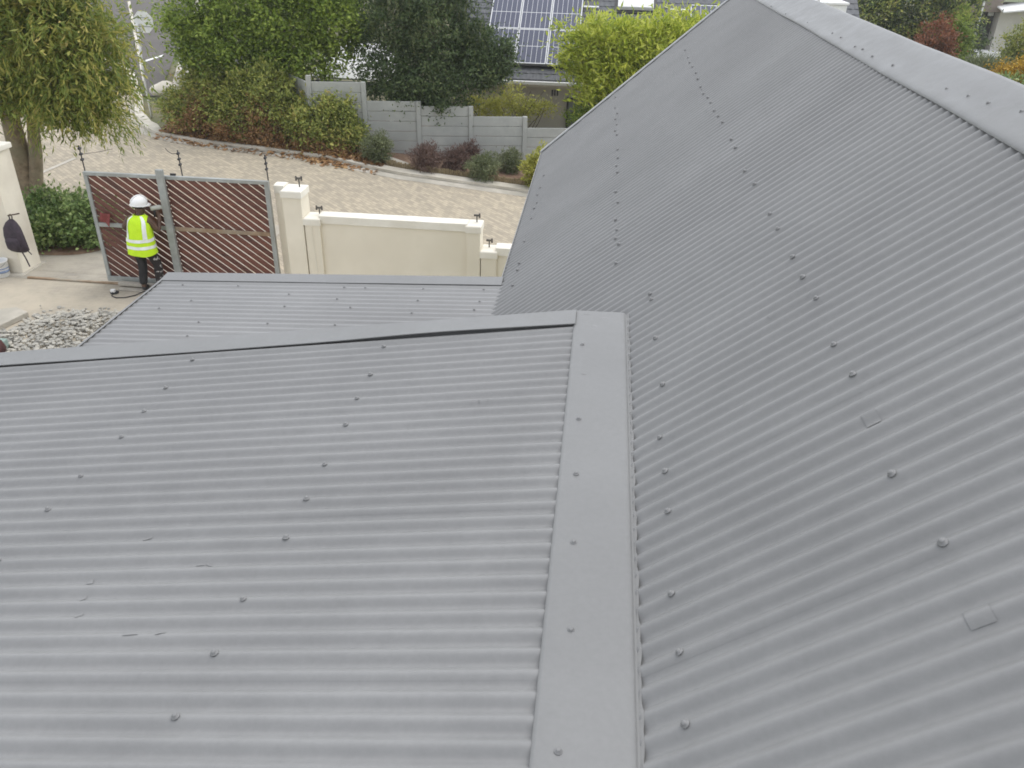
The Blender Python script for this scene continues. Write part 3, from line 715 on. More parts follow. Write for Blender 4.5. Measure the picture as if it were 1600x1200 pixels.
# ------------------------------------------------------------------ foliage
def leaves(name, blobs, n, L, W, mat, parent, seed, droop=0.0, spread=1.0, clump=26, crad=0.16, shell=0.45, up=0.0, keep=None, outw=0.7):
    r = np.random.RandomState(seed)
    B = np.array([b[:3] for b in blobs], float); S = np.array([b[3:6] for b in blobs], float)
    vol = S[:, 0]*S[:, 1]*S[:, 2]; vol = vol**0.75; vol /= vol.sum()
    nc = max(1, n//clump)
    bi = r.choice(len(blobs), nc, p=vol)
    d = r.normal(size=(nc, 3)); d /= np.linalg.norm(d, axis=1)[:, None]
    rad = (shell + (1-shell)*r.rand(nc)**0.6)*(1+0.22*(r.rand(nc) < 0.12))
    lump = 1 + 0.16*np.sin(d[:, 0]*5.1+bi)+0.13*np.sin(d[:, 1]*6.3+2*bi)+0.10*np.sin(d[:, 2]*7.7+3*bi)
    cc = B[bi] + d*S[bi]*(rad*lump)[:, None]
    li = np.repeat(np.arange(nc), clump)
    N_ = len(li)
    csz = crad*(0.45+1.1*r.rand(nc)**1.5)
    pos = cc[li] + r.normal(size=(N_, 3))*csz[li][:, None]*np.array([1, 1, 0.8])
    outv = d[li]
    cdir = r.normal(size=(nc, 3)); cdir /= np.linalg.norm(cdir, axis=1)[:, None]
    ax = outv*outw + r.normal(size=(N_, 3))*0.55*spread + cdir[li]*0.45 + np.array([0, 0, up-droop])
    ax /= np.linalg.norm(ax, axis=1)[:, None]
    rv = r.normal(size=(N_, 3))*0.55 + np.array([0, -0.15, 0.75]) + outv*0.5
    sd = np.cross(rv, ax); sd /= (np.linalg.norm(sd, axis=1)[:, None]+1e-9)
    nm = np.cross(sd, ax)
    ls = L*(0.6+0.8*r.rand(N_))[:, None]; ws = W*(0.6+0.8*r.rand(N_))[:, None]
    if keep is not None:
        k_ = keep(pos); pos, ax, sd, nm, ls, ws = pos[k_], ax[k_], sd[k_], nm[k_], ls[k_], ws[k_]; N_ = len(pos)
    v = np.empty((N_, 4, 3))
    v[:, 0] = pos - ax*ls*0.5
    v[:, 1] = pos + sd*ws*0.5 + nm*ws*0.12
    v[:, 2] = pos + ax*ls*0.5 - nm*ls*0.10
    v[:, 3] = pos - sd*ws*0.5 + nm*ws*0.12
    return leafmesh(name, v, mat, parent)
def leafmesh(name, v, mat, parent):
    N_ = len(v)
    me = bpy.data.meshes.new(name)
    me.vertices.add(N_*4); me.vertices.foreach_set('co', v.reshape(-1).astype(np.float32))
    me.loops.add(N_*4); me.loops.foreach_set('vertex_index', np.arange(N_*4, dtype=np.int32))
    me.polygons.add(N_); me.polygons.foreach_set('loop_start', (np.arange(N_)*4).astype(np.int32))
    me.update(calc_edges=True); me.validate()
    o = link(name, me, mat)
    if parent is not None: wparent(o, parent)
    return o
def strands(name, starts, n_per, length, mat, parent, seed, L=0.14, W=0.022):
    """weeping twigs: leaves strung along drooping curves"""
    r = np.random.RandomState(seed); out = []
    for (x, y, z, dx, dy) in starts:
        ln = length*(0.5+0.8*r.rand()); a = np.array([dx, dy, 0.25+0.3*r.rand()]); a /= np.linalg.norm(a)
        p = np.array([x, y, z], float); st = ln/n_per; sw = r.normal(size=3)*0.12
        for k in range(n_per):
            t = k/n_per
            a = a + np.array([sw[0]*0.2, sw[1]*0.2, -0.20]); a /= np.linalg.norm(a)
            p = p + a*st
            for q in range(2):
                ax = a + r.normal(size=3)*0.38; ax /= np.linalg.norm(ax)
                sd = np.cross(ax, r.normal(size=3)); sd /= np.linalg.norm(sd)
                l_ = L*(0.6+0.8*r.rand()); w_ = W*(0.7+0.7*r.rand()); c = p + r.normal(size=3)*0.02
                out.append((c, c+ax*l_*0.5+sd*w_*0.5, c+ax*l_, c+ax*l_*0.5-sd*w_*0.5))
    return leafmesh(name, np.array(out), mat, parent)

M['leaf_weep'] = leafmat('weeping_leaf', [(0.0, (0.07, 0.125, 0.024)), (0.45, (0.22, 0.275, 0.055)), (0.8, (0.44, 0.40, 0.10)), (1.0, (0.64, 0.50, 0.20))], 0.4)
M['leaf_shrub'] = leafmat('glossy_shrub_leaf', [(0.0, (0.08, 0.15, 0.04)), (0.6, (0.23, 0.32, 0.10)), (1.0, (0.45, 0.52, 0.21))], rough=0.4)
M['leaf_mid'] = leafmat('mid_green_leaf', [(0.0, (0.055, 0.10, 0.018)), (0.45, (0.19, 0.275, 0.040)), (1.0, (0.44, 0.52, 0.10))], 0.35)
M['leaf_dark'] = leafmat('dark_green_leaf', [(0.0, (0.03, 0.055, 0.024)), (0.6, (0.09, 0.135, 0.048)), (1.0, (0.23, 0.27, 0.11))], 0.3)
M['leaf_spike'] = leafmat('pale_shoot_leaf', [(0.0, (0.10, 0.13, 0.05)), (1.0, (0.24, 0.26, 0.12))])
M['leaf_lime'] = leafmat('lime_green_leaf', [(0.0, (0.12, 0.19, 0.025)), (0.3, (0.33, 0.41, 0.045)), (0.7, (0.58, 0.62, 0.10)), (1.0, (0.72, 0.74, 0.24))], 0.5)
M['leaf_yellow'] = leafmat('yellow_green_leaf', [(0.0, (0.22, 0.25, 0.045)), (0.6, (0.46, 0.46, 0.10)), (1.0, (0.62, 0.58, 0.18))], 0.38)
M['leaf_hedge'] = leafmat('hedge_leaf', [(0.0, (0.10, 0.13, 0.035)), (0.45, (0.26, 0.31, 0.07)), (0.8, (0.46, 0.45, 0.12)), (1.0, (0.48, 0.28, 0.15))], 0.32)
M['leaf_dry'] = leafmat('dry_brown_leaf', [(0.0, (0.13, 0.065, 0.03)), (0.6, (0.30, 0.165, 0.07)), (1.0, (0.48, 0.31, 0.14))], 0.1)
M['leaf_ball'] = leafmat('grey_green_ball_leaf', [(0.0, (0.08, 0.10, 0.05)), (0.6, (0.18, 0.21, 0.10)), (1.0, (0.30, 0.31, 0.17))])
M['leaf_purple'] = leafmat('brown_purple_leaf', [(0.0, (0.08, 0.05, 0.04)), (0.6, (0.165, 0.105, 0.085)), (1.0, (0.26, 0.18, 0.14))], 0.1)
M['leaf_orange'] = leafmat('orange_flower', [(0.0, (0.22, 0.15, 0.02)), (0.6, (0.45, 0.27, 0.02)), (1.0, (0.60, 0.40, 0.04))])
M['leaf_red'] = leafmat('russet_leaf', [(0.0, (0.13, 0.05, 0.025)), (1.0, (0.33, 0.13, 0.06))])

def limb(mb, a, b, r0, r1, bend=0.1, seg=7, n=5):
    a, b = Vector(a), Vector(b); s = rng.uniform(-1, 1)*bend; t_ = rng.uniform(-1, 1)*bend
    pts = []; rad = []
    for i in range(n+1):
        t = i/n; p = a.lerp(b, t) + Vector((s, t_, 0))*math.sin(t*math.pi)*(b-a).length
        pts.append(p); rad.append(r0+(r1-r0)*t)
    mb.tube(pts, rad, seg)

# weeping tree by the gate
tb = gnd(56, 322)
tree = thing('tree', tb, 'weeping feathery tree with two trunks beside the left gate pillar', 'tree')
mb = MB()
top1 = Vector((-13.05, 17.6, 2.9)); top2 = Vector((-12.65, 17.8, 2.8))
mb.tube([tb+Vector((-0.12, 0, -0.1)), tb+Vector((-0.13, -0.05, 0.5)), (-13.45, 18.0, 1.3), (-13.3, 17.8, 2.1), top1], [0.33, 0.27, 0.23, 0.20, 0.17], 12)
mb.tube([tb+Vector((0.22, -0.05, -0.1)), tb+Vector((0.24, -0.1, 0.6)), (-13.05, 18.0, 1.4), (-12.85, 17.9, 2.1), top2], [0.19, 0.165, 0.15, 0.13, 0.11], 10)
for e in [(-14.4, 17.2, 2.35), (-11.6, 17.2, 4.6), (-12.6, 16.9, 5.2), (-13.9, 17.6, 4.9), (-11.1, 17.8, 3.9), (-12.2, 18.6, 4.8), (-14.6, 18.2, 3.9), (-11.8, 16.7, 3.6)]:
    limb(mb, top1 if e[0] < -12.5 else top2, e, 0.085, 0.025, 0.10)
limb(mb, (-13.5, 18.0, 1.25), (-14.8, 17.4, 1.95), 0.10, 0.06, 0.1)
mb.build('trunk', M['bark'], tree, True, world=True)
blw = [(-12.9, 17.6, 4.4, 1.7, 1.4, 1.2), (-11.4, 17.5, 4.3, 1.3, 1.1, 1.0), (-14.3, 17.6, 4.2, 1.3, 1.2, 1.1), (-12.2, 17.3, 3.4, 1.3, 1.0, 0.9), (-10.9, 17.4, 3.5, 0.85, 0.8, 0.8), (-13.8, 17.2, 3.1, 1.0, 0.8, 0.6), (-11.4, 17.3, 2.6, 0.8, 0.7, 0.5), (-12.4, 17.6, 5.6, 2.2, 1.4, 0.9)]
leaves('crown', blw, 52000, 0.18, 0.044, M['leaf_weep'], tree, 11, droop=0.5, crad=0.22, shell=0.3, outw=0.5, clump=40)
rs = np.random.RandomState(5); st = []
for k in range(520):
    b_ = blw[rs.randint(len(blw))]; d = rs.normal(size=3); d /= np.linalg.norm(d); d[1] = -abs(d[1]) if rs.rand() < 0.6 else d[1]
    st.append((b_[0]+d[0]*b_[3]*0.95, b_[1]+d[1]*b_[4]*0.95, b_[2]+d[2]*b_[5]*0.9+0.1, d[0]*0.8, d[1]*0.8))
for k in range(130):   # the long tassels hanging low on the right
    st.append((-10.55-rs.rand()*1.1, 17.1+rs.rand()*0.6, 2.9-rs.rand()*0.5, rs.normal()*0.3+0.1, rs.normal()*0.3))
strands('hanging_twigs', st, 13, 0.95, M['leaf_weep'], tree, 6)

# shrub under it
sc_ = Vector((-11.35, 16.1, 0))
shrub = thing('shrub', sc_, 'rounded glossy green shrub between the left pillar and the gate', 'shrub')
bl = [(-11.9, 16.2, 0.50, 0.75, 0.60, 0.50), (-11.1, 16.25, 0.55, 0.80, 0.65, 0.52), (-10.65, 16.1, 0.45, 0.50, 0.5, 0.42), (-11.5, 15.75, 0.40, 0.6, 0.4, 0.36)]
leaves('foliage', bl, 14000, 0.095, 0.058, M['leaf_shrub'], shrub, 21, crad=0.10, shell=0.55)
mb = MB()
for k in range(9): limb(mb, (-11.4+rng.uniform(-0.3, 0.3), 16.1+rng.uniform(-0.2, 0.2), -0.05), (-11.4+rng.uniform(-0.9, 0.9), 16.1+rng.uniform(-0.5, 0.5), 0.7), 0.022, 0.008)
mb.build('stem', M['twig'], shrub, world=True)
mb = MB(); n = 22; ring = [(-11.45+1.12*math.cos(t)*(1+0.08*math.sin(3*t)), 15.98+0.80*math.sin(t)*(1+0.1*math.sin(2*t+1))) for t in [2*math.pi*i/n for i in range(n)]]
tag(mb.add([(x, y, 0.012) for x, y in ring]+[(-11.45, 15.98, 0.05)], [(i, (i+1) % n, n) for i in range(n)]).build('planting_bed', M['soil']), kind='structure')

def simple_tree(name, base, top, label, cat, blobs, n, L, W, mat, seed, r0=0.16, extra=None, **k):
    t = thing(name, base, label, cat)
    mb = MB(); base = Vector(base); top = Vector(top)
    mb.tube([base+Vector((0, 0, -0.2)), base.lerp(top, 0.3)+Vector((0.04, 0.03, 0)), base.lerp(top, 0.65)+Vector((-0.05, 0, 0)), top], [r0, r0*0.8, r0*0.62, r0*0.4], 9)
    for b_ in blobs:
        limb(mb, base.lerp(top, rng.uniform(0.35, 0.85)), (b_[0]+rng.uniform(-.3, .3)*b_[3], b_[1], b_[2]+0.3*b_[5]), r0*0.32, r0*0.08, 0.08, 6)
    mb.build('trunk', M['bark'], t, True, world=True)
    leaves('crown', blobs, n, L, W, mat, t, seed, **k)
    return t
# broad mid-green tree behind the hedge
simple_tree('tree', (-11.2, 27.6, 0), (-11.3, 27.6, 4.2), 'broad bright mid-green tree standing behind the brown-footed hedge', 'tree',
    [(-12.9, 27.5, 3.5, 1.15, 1.2, 1.0), (-11.9, 26.9, 2.8, 1.5, 1.2, 1.0), (-10.2, 27.2, 3.5, 1.5, 1.3, 1.1), (-8.6, 27.3, 3.3, 1.0, 1.1, 1.0), (-9.3, 26.8, 2.4, 1.2, 0.9, 0.75), (-12.9, 27.1, 2.5, 1.0, 0.9, 0.7), (-10.7, 26.8, 2.3, 1.0, 0.8, 0.6), (-11.0, 27.8, 4.8, 2.4, 1.5, 1.0), (-13.0, 28, 4.7, 1.0, 1.2, 1.0), (-8.7, 27.9, 4.6, 1.2, 1.2, 0.9)],
    60000, 0.12, 0.07, M['leaf_mid'], 33, 0.17, crad=0.24, shell=0.5, clump=75)
# dark tree overhanging the fence
dt = simple_tree('tree', (-5.3, 27.6, -0.3), (-5.4, 27.5, 4.0), 'dark blue-green tree with pale upright shoots leaning over the grey fence', 'tree',
    [(-6.6, 27.2, 3.4, 1.0, 1.0, 1.0), (-5.2, 27.0, 3.2, 1.2, 1.1, 1.1), (-3.9, 27.2, 2.75, 0.9, 1.0, 0.75), (-3.3, 27.0, 2.4, 0.55, 0.6, 0.5), (-5.6, 26.5, 1.95, 1.35, 0.9, 0.8), (-4.9, 26.1, 1.45, 0.8, 0.6, 0.6), (-6.7, 26.6, 2.1, 0.9, 0.8, 0.8), (-6.2, 26.1, 1.55, 0.8, 0.5, 0.55), (-3.9, 26.9, 2.2, 0.8, 0.7, 0.6), (-5.2, 27.6, 4.6, 1.7, 1.3, 0.9), (-5.5, 26.3, 1.35, 0.5, 0.45, 0.4)],
    62000, 0.105, 0.05, M['leaf_dark'], 34, 0.15, crad=0.20, shell=0.45, spread=1.2, clump=65)
rs = np.random.RandomState(8); sp = []
for k in range(60):
    b_ = [(-6.9, 26.6, 3.0), (-6.5, 26.4, 3.6), (-5.7, 26.3, 2.7), (-7.0, 26.8, 3.9), (-4.1, 26.5, 3.3), (-5.4, 26.2, 3.3)][rs.randint(6)]
    x, y, z = b_[0]+rs.normal()*0.22, b_[1]+rs.normal()*0.15, b_[2]+rs.normal()*0.2
    dx = rs.normal()*0.15
    for q in range(22):
        t = q/22; c = np.array([x+dx*t, y, z+0.55*t]); ax = np.array([rs.normal()*0.6, rs.normal()*0.6, 0.8]); ax /= np.linalg.norm(ax)
        sd = np.cross(ax, rs.normal(size=3)); sd /= np.linalg.norm(sd); sp.append((c, c+ax*0.04+sd*0.012, c+ax*0.08, c+ax*0.04-sd*0.012))
leafmesh('young_shoots', np.array(sp), M['leaf_spike'], dt)
# lime green broad bush/tree in front of the solar roof
lt = simple_tree('tree', (0.9, 28.3, -0.8), (0.9, 28.2, 3.4), 'dense lime-green bushy tree in front of the solar-panel roof', 'tree',
    [(-0.55, 28.0, 2.9, 0.80, 0.8, 0.85), (0.5, 27.7, 2.9, 1.0, 0.9, 0.92), (1.6, 27.9, 2.9, 1.0, 0.9, 0.9), (2.5, 28.0, 3.1, 0.8, 0.8, 0.7), (0.1, 27.7, 1.95, 0.95, 0.8, 0.7), (1.2, 27.6, 1.9, 0.8, 0.7, 0.6), (3.2, 28.3, 3.45, 0.55, 0.6, 0.35)],
    22000, 0.22, 0.062, M['leaf_lime'], 35, 0.12, crad=0.24, shell=0.5, up=0.25, clump=34)
# yellow-green shrubs between fence and house wall
ys = thing('shrub', (-3.2, 27.9, -0.3), 'yellow-green loose shrub showing above the fence left of the house window', 'shrub')
leaves('foliage', [(-3.9, 27.9, 0.95, 0.55, 0.4, 0.42), (-3.2, 27.9, 1.0, 0.5, 0.4, 0.45), (-2.5, 28.0, 0.95, 0.5, 0.35, 0.40), (-1.9, 28.0, 1.0, 0.45, 0.3, 0.22), (-2.9, 27.9, 1.5, 0.25, 0.25, 0.3)], 4200, 0.10, 0.036, M['leaf_yellow'], ys, 41, crad=0.13, shell=0.3, up=0.3, clump=14)
mb = MB()
for k in range(16): limb(mb, (-2.9+rng.uniform(-0.4, 0.4), 27.95, -0.4), (-2.8+rng.uniform(-1.3, 1.5), 27.95+rng.uniform(-0.2, 0.2), 1.15+rng.uniform(-0.2, 0.4)), 0.02, 0.006, 0.12, 5)
mb.build('stem', M['twig'], ys, world=True)
gs = thing('shrub', (0.2, 27.6, -0.7), 'low mid-green leafy shrub under the lime tree at the house window', 'shrub')
leaves('foliage', [(-0.3, 27.5, 0.75, 0.6, 0.5, 0.45), (0.6, 27.5, 0.7, 0.7, 0.5, 0.5)], 4000, 0.16, 0.05, M['leaf_mid'], gs, 42, crad=0.14, shell=0.5, up=0.2)
mb = MB()
for k in range(6): limb(mb, (0.2+rng.uniform(-0.3, 0.3), 27.6, -0.8), (0.2+rng.uniform(-0.6, 0.6), 27.5, 0.7), 0.02, 0.008, 0.1, 5)
mb.build('stem', M['twig'], gs, world=True)

# hedge on the corner bank: three grown-together shrubs
def shrubbery(loc, label, blobs, n, mat, seed, L=0.115, W=0.058, dry=None, **k):
    t = thing('shrub', loc, label, 'shrub', 'corner bank shrubbery')
    leaves('foliage', blobs, n, L, W, mat, t, seed, crad=0.15, shell=0.45, **k)
    if dry: leaves('dead_foliage', dry, int(n*0.28), 0.10, 0.03, M['leaf_dry'], t, seed+1, crad=0.14, shell=0.2)
    mb = MB()
    for q in range(14):
        b_ = blobs[q % len(blobs)]
        limb(mb, (b_[0]+rng.uniform(-0.3, 0.3), b_[1], zg(b_[0])-0.1), (b_[0]+rng.uniform(-1, 1)*b_[3]*0.8, b_[1]+rng.uniform(-0.5, 0.5)*b_[4], b_[2]+b_[5]*0.7), 0.03, 0.008, 0.1, 5)
    mb.build('stem', M['twig'], t, world=True)
    return t
shrubbery((-13.2, 26.4, 0), 'leafy green shrub of the corner bank nearest the street sign pole', [(-13.6, 26.9, 0.75, 0.8, 0.8, 0.7), (-12.6, 26.6, 1.25, 1.0, 0.9, 1.05), (-13.3, 26.1, 0.45, 0.7, 0.5, 0.40), (-11.9, 26.4, 1.2, 0.8, 0.8, 0.85)], 15000, M['leaf_hedge'], 51,
    dry=[(-12.9, 25.75, 0.45, 1.0, 0.5, 0.42), (-12.3, 26.0, 1.0, 0.8, 0.5, 0.5)])
shrubbery((-10.6, 25.9, 0), 'wide olive-green shrub with rusty brown foot in the middle of the corner bank', [(-11.4, 25.8, 0.95, 0.95, 0.8, 0.9), (-10.4, 25.7, 1.2, 1.05, 0.8, 1.05), (-9.6, 25.6, 0.85, 0.8, 0.8, 0.8), (-10.6, 26.1, 1.5, 0.8, 0.6, 0.55)], 19000, M['leaf_hedge'], 53,
    dry=[(-11.2, 25.25, 0.4, 0.9, 0.45, 0.42), (-10.0, 25.05, 0.4, 1.0, 0.5, 0.42), (-10.4, 25.2, 0.9, 0.9, 0.4, 0.5)])
shrubbery((-8.3, 25.1, 0), 'brownish green shrub at the right end of the bank against the grey fence', [(-9.0, 25.2, 0.75, 0.7, 0.7, 0.7), (-8.2, 24.95, 0.75, 0.75, 0.6, 0.72), (-7.6, 24.85, 0.55, 0.50, 0.5, 0.55), (-8.0, 25.0, 1.25, 0.55, 0.4, 0.4)], 15000, M['leaf_hedge'], 55,
    dry=[(-8.8, 24.6, 0.22, 0.8, 0.4, 0.25), (-7.8, 24.4, 0.12, 0.6, 0.35, 0.20), (-8.4, 24.9, 0.6, 0.7, 0.4, 0.3)])
rs = np.random.RandomState(77); lit = []
for k in range(3800):
    x = -14.3+8.0*rs.rand(); y = kerb_y(x)+0.15+abs(rs.normal())*0.55 if rs.rand() < 0.93 else kerb_y(x)-rs.rand()*0.5
    if rs.rand() < 0.06: x = -8.0+rs.normal()*0.5; y = kerb_y(x)-0.25+rs.normal()*0.2
    c = np.array([x, y, zg(x)+0.115 if y > kerb_y(x) else zg(x)+0.03]); t = rs.rand()*6.28; ax = np.array([math.cos(t), math.sin(t), rs.normal()*0.3]); sd = np.array([-math.sin(t), math.cos(t), rs.normal()*0.3])
    l_ = 0.05+0.06*rs.rand(); lit.append((c-ax*l_, c+sd*l_*0.45, c+ax*l_, c-sd*l_*0.45))
tag(leafmesh('leaf_litter', np.array(lit), M['leaf_dry'], None), 'fallen rusty brown leaves along the kerb under the corner shrubs', 'leaf litter', kind='stuff')

# round shrubs in the bed along the fence
def ball(px, py_base, wpx, hpx, label, mat, seed, n=3600, L=0.075, W=0.018, nm='shrub'):
    b = gnd(px, py_base); b.z += 0.05
    sc = 1280.0/ (b.y*0.864 + 3.2); rx = wpx/2/sc; rz = hpx/2/sc
    t = thing(nm, b, label, 'shrub', 'round shrubs in the fence bed')
    leaves('foliage', [(b.x, b.y+0.1, b.z+rz*0.95, rx*0.90, rx*0.85, rz*0.90)], n, L, W, mat, t, seed, crad=0.05, shell=0.7, clump=12, outw=1.2, spread=0.8)
    leaves('inner_foliage', [(b.x, b.y+0.1, b.z+rz*0.95, rx*0.7, rx*0.7, rz*0.75)], n//2, L, W*1.6, mat, t, seed+100, crad=0.06, shell=0.2, clump=12)
    mb = MB()
    for q in range(7): limb(mb, (b.x+rng.uniform(-.05, .05), b.y+0.1, b.z-0.1), (b.x+rng.uniform(-.6, .6)*rx, b.y+0.1+rng.uniform(-.5, .5)*rx, b.z+rz*1.2), 0.018, 0.006, 0.1, 5)
    mb.build('stem', M['twig'], t, world=True)
ball(591, 258, 52, 50, 'round grey-green shrub standing alone at the left end of the fence bed', M['leaf_ball'], 61)
ball(666, 271, 52, 44, 'round brown-purple shrub second from the left in the fence bed', M['leaf_purple'], 62)
ball(712, 274, 46, 42, 'brown-purple shrub touching the grey-green one in the middle of the bed', M['leaf_purple'], 63)
ball(735, 262, 30, 40, 'taller dull brown shrub behind the middle pair in the fence bed', M['leaf_purple'], 67, 1800)
ball(757, 286, 54, 44, 'grey-green round shrub closest to the log edging', M['leaf_ball'], 64)
ball(797, 273, 42, 36, 'dark grey-green shrub close to the fence at the right of the bed', M['leaf_ball'], 65, 2600)
ball(838, 298, 46, 62, 'bright yellow-green shrub beside the roof corner at the end of the bed', M['leaf_yellow'], 66, 2600, 0.10, 0.04)
# two blue-white flower heads on the bright shrub
fm_ = noisy('pale_blue_petals', (0.35, 0.36, 0.5), (0.5, 0.52, 0.65), 20, 0.8)
# log edging
mb = MB(); x = -6.2
while x < 2.0:
    y = kerb_y(x)+0.46+rng.uniform(-0.01, 0.01); h = 0.20+rng.uniform(-0.03, 0.03)
    mb.lathe([(0.030, -0.05), (0.030, h), (0.022, h+0.012)], 6, (x, y, zg(x)+0.03)); x += 0.064
M['log'] = noisy('weathered_pine_log', (0.17, 0.13, 0.07), (0.30, 0.24, 0.14), 9, 0.9)
tag(mb.build('log_edging', M['log']), 'low edging of upright pine logs along the front of the fence bed', 'edging')
# pale stone at the corner of the bed
b = gnd(842, 288); mb = MB(); mb.tube([b+Vector((-0.1, 0, 0)), b+Vector((0, 0, 0.35)), b+Vector((0.12, 0.1, 0.62))], [0.05, 0.035, 0.02], 6)
mb.tube([b+Vector((-0.02, 0, 0.3)), b+Vector((-0.12, 0.05, 0.5))], [0.03, 0.015], 6)
tag(mb.build('dead_stump', M['plank'], None, True), 'pale bare dead stem in front of the bright yellow-green shrub', 'stump')
# kerb stones / channel block left of the bed
b = gnd(625, 262)
tag(obox(b+Vector((-0.15, 0.25, 0)), Vector((0.75, -0.66, 0)), Vector((0.66, 0.75, 0)), 0.55, 0.10, b.z, b.z+0.16).build('kerb_block', M['conc'], bevel=0.02), 'pale concrete kerb block lying at the left end of the soil bed', 'kerb')
b = gnd(645, 246)
tag(obox(b+Vector((0, 0.3, 0)), Vector((0.98, 0.15, 0)), Vector((-0.15, 0.98, 0)), 0.4, 0.12, b.z, b.z+0.12).build('kerb_block', M['kerbpale'], bevel=0.02), 'whitish concrete block at the foot of the fence between two shrubs', 'kerb')

# boulder and street sign
b = gnd(258, 153)
me = bpy.data.meshes.new('boulder'); bm = bmesh.new(); bmesh.ops.create_icosphere(bm, subdivisions=3, radius=0.42)
for v in bm.verts:
    q = v.co; v.co = Vector((q.x*1.15, q.y*0.9, q.z*0.85))*(1+0.12*math.sin(q.x*7+q.y*5)+0.1*math.sin(q.z*9-q.y*4)) + Vector((0, 0, 0.25))
bm.to_mesh(me); bm.free(); o = link('boulder', me, M['kerbpale']); o.location = b
tag(o, 'pale rounded boulder at the street corner by the sign pole', 'boulder')
sb = gnd(237, 183)
sign = thing('street_sign', sb, 'grey steel pole with an octagonal sign seen from its back', 'sign')
tz = atY(219, 60, sb.y)
MB().tube([sb+Vector((0, 0, -0.1)), sb+Vector((0.0, 0, 1.6)), Vector((tz.x, tz.y, tz.z+0.45))], 0.038, 8).build('pole', M['signback'], sign, True, world=True)
cz = atY(222, 35, sb.y-0.05)
mb = MB(); R8 = 0.36; poly = [(cz.x+R8*math.cos(math.pi/8+i*math.pi/4), cz.z+R8*math.sin(math.pi/8+i*math.pi/4)) for i in range(8)]
mb.prism(poly, 'y', sb.y+0.045, sb.y+0.055).build('sign_plate', M['signback'], sign, world=True)
MB().box(cz.x-0.22, cz.x+0.22, sb.y+0.034, sb.y+0.044, cz.z+0.12, cz.z+0.15).build('bracket', M['steel'], sign, world=True)
MB().box(cz.x-0.22, cz.x+0.22, sb.y+0.034, sb.y+0.044, cz.z-0.15, cz.z-0.12).build('bracket', M['steel'], sign, world=True)

# ------------------------------------------------------------------ solar-panel house
nh = thing('neighbour_house', (0, 34, -1), 'low cream house with dark tiled roof carrying blue solar panels', 'house')
def npart(mb, name, mat, parent=None, bevel=0, smooth=False):
    o = mb.build(name, mat, None, smooth, bevel)
    if parent is None: wparent(o, nh)
    else: o.parent = parent
    return o
NX0, NX1, EY, EZ, RP = -5.6, 9.0, 30.05, 1.50, math.radians(33)
def Nz(y): return EZ + (y-EY)*math.tan(RP)
M['nwall'] = noisy('pale_house_wall', (0.50, 0.48, 0.42), (0.58, 0.56, 0.50), 2, 0.85, c2=(0.46, 0.44, 0.39), big=0.6)
npart(MB().prism([(30.45, -2.0), (30.45, EZ-0.02), (35, Nz(35)-0.2), (40, Nz(30.6)), (40, -2.0)], 'x', NX0+0.3, NX1-0.3), 'wall', M['nwall'])
M['tile'] = noisy('dark_slate_tile', (0.075, 0.080, 0.088), (0.12, 0.125, 0.135), 7, 0.7, c2=(0.10, 0.10, 0.105), big=0.8)
roofn = npart(MB().prism([(EY, EZ-0.10), (35.2, Nz(35.2)-0.10), (40.4, EZ-0.10), (40.4, EZ-0.04), (35.2, Nz(35.2)-0.04), (EY, EZ-0.04)], 'x', NX0, NX1), 'roof', M['tile'])
# tile courses: each a row of shallow pantiles
yy = EY; course = 0.30*math.cos(RP); ci = 0
while yy < 35.0:
    v = []; f = []; nx = int((NX1-NX0)/0.055)
    for i in range(nx+1):
        x = NX0+(NX1-NX0)*i/nx; w = 0.010*(math.sin((x+0.12*(ci % 2))*2*math.pi/0.24) > -0.2)
        for (dy, dz) in ((0.0, 0.0), (0.0, 0.034+w), (course+0.02, 0.010+w)):
            v.append((x, yy+dy, Nz(yy+dy)+dz-0.038))
    for i in range(nx):
        for j in range(2): f.append((i*3+j, (i+1)*3+j, (i+1)*3+j+1, i*3+j+1))
    o = MB().add(v, f).build('tile_course', M['tile']); o.parent = roofn
    yy += course; ci += 1
npart(MB().box(NX0-0.05, NX1+0.05, EY-0.13, EY-0.02, EZ-0.17, EZ-0.05), 'gutter', M['white'], roofn, 0.02)
npart(MB().box(NX0, NX1, EY-0.015, EY+0.01, EZ-0.26, EZ-0.055), 'fascia', M['nwall'], roofn)
# solar panels
def pvmat():
    m, N, L, b = newmat('solar_glass')
    tc = N.new('ShaderNodeNewGeometry')
    n1 = N.new('ShaderNodeTexNoise'); n1.inputs['Scale'].default_value = 1.5; L.new(tc.outputs['Position'], n1.inputs['Vector'])
    cr = N.new('ShaderNodeValToRGB'); cr.color_ramp.elements[0].color = (0.055, 0.062, 0.10, 1); cr.color_ramp.elements[1].color = (0.085, 0.092, 0.135, 1)
    L.new(n1.outputs['Fac'], cr.inputs['Fac']); L.new(cr.outputs['Color'], b.inputs['Base Color']); setin(b, Roughness=0.5); b.inputs['Specular IOR Level'].default_value = 0.25; return m
M['pv'] = pvmat()
M['alu'] = noisy('aluminium_frame', (0.58, 0.59, 0.60), (0.68, 0.69, 0.70), 8, 0.45)
PWD, PLN, GAP = 1.09, 1.74, 0.025
def slope_box(x0, x1, s0, s1, h0, h1):
    mb = MB(); vs_ = []
    for h in (h0, h1):
        for x, s in ((x0, s0), (x1, s0), (x1, s1), (x0, s1)):
            y = EY + s*math.cos(RP) - h*math.sin(RP); z = EZ + s*math.sin(RP) + h*math.cos(RP); vs_.append((x, y, z))
    return mb.add(vs_, [(0,3,2,1),(4,5,6,7),(0,1,5,4),(1,2,6,5),(2,3,7,6),(3,0,4,7)])
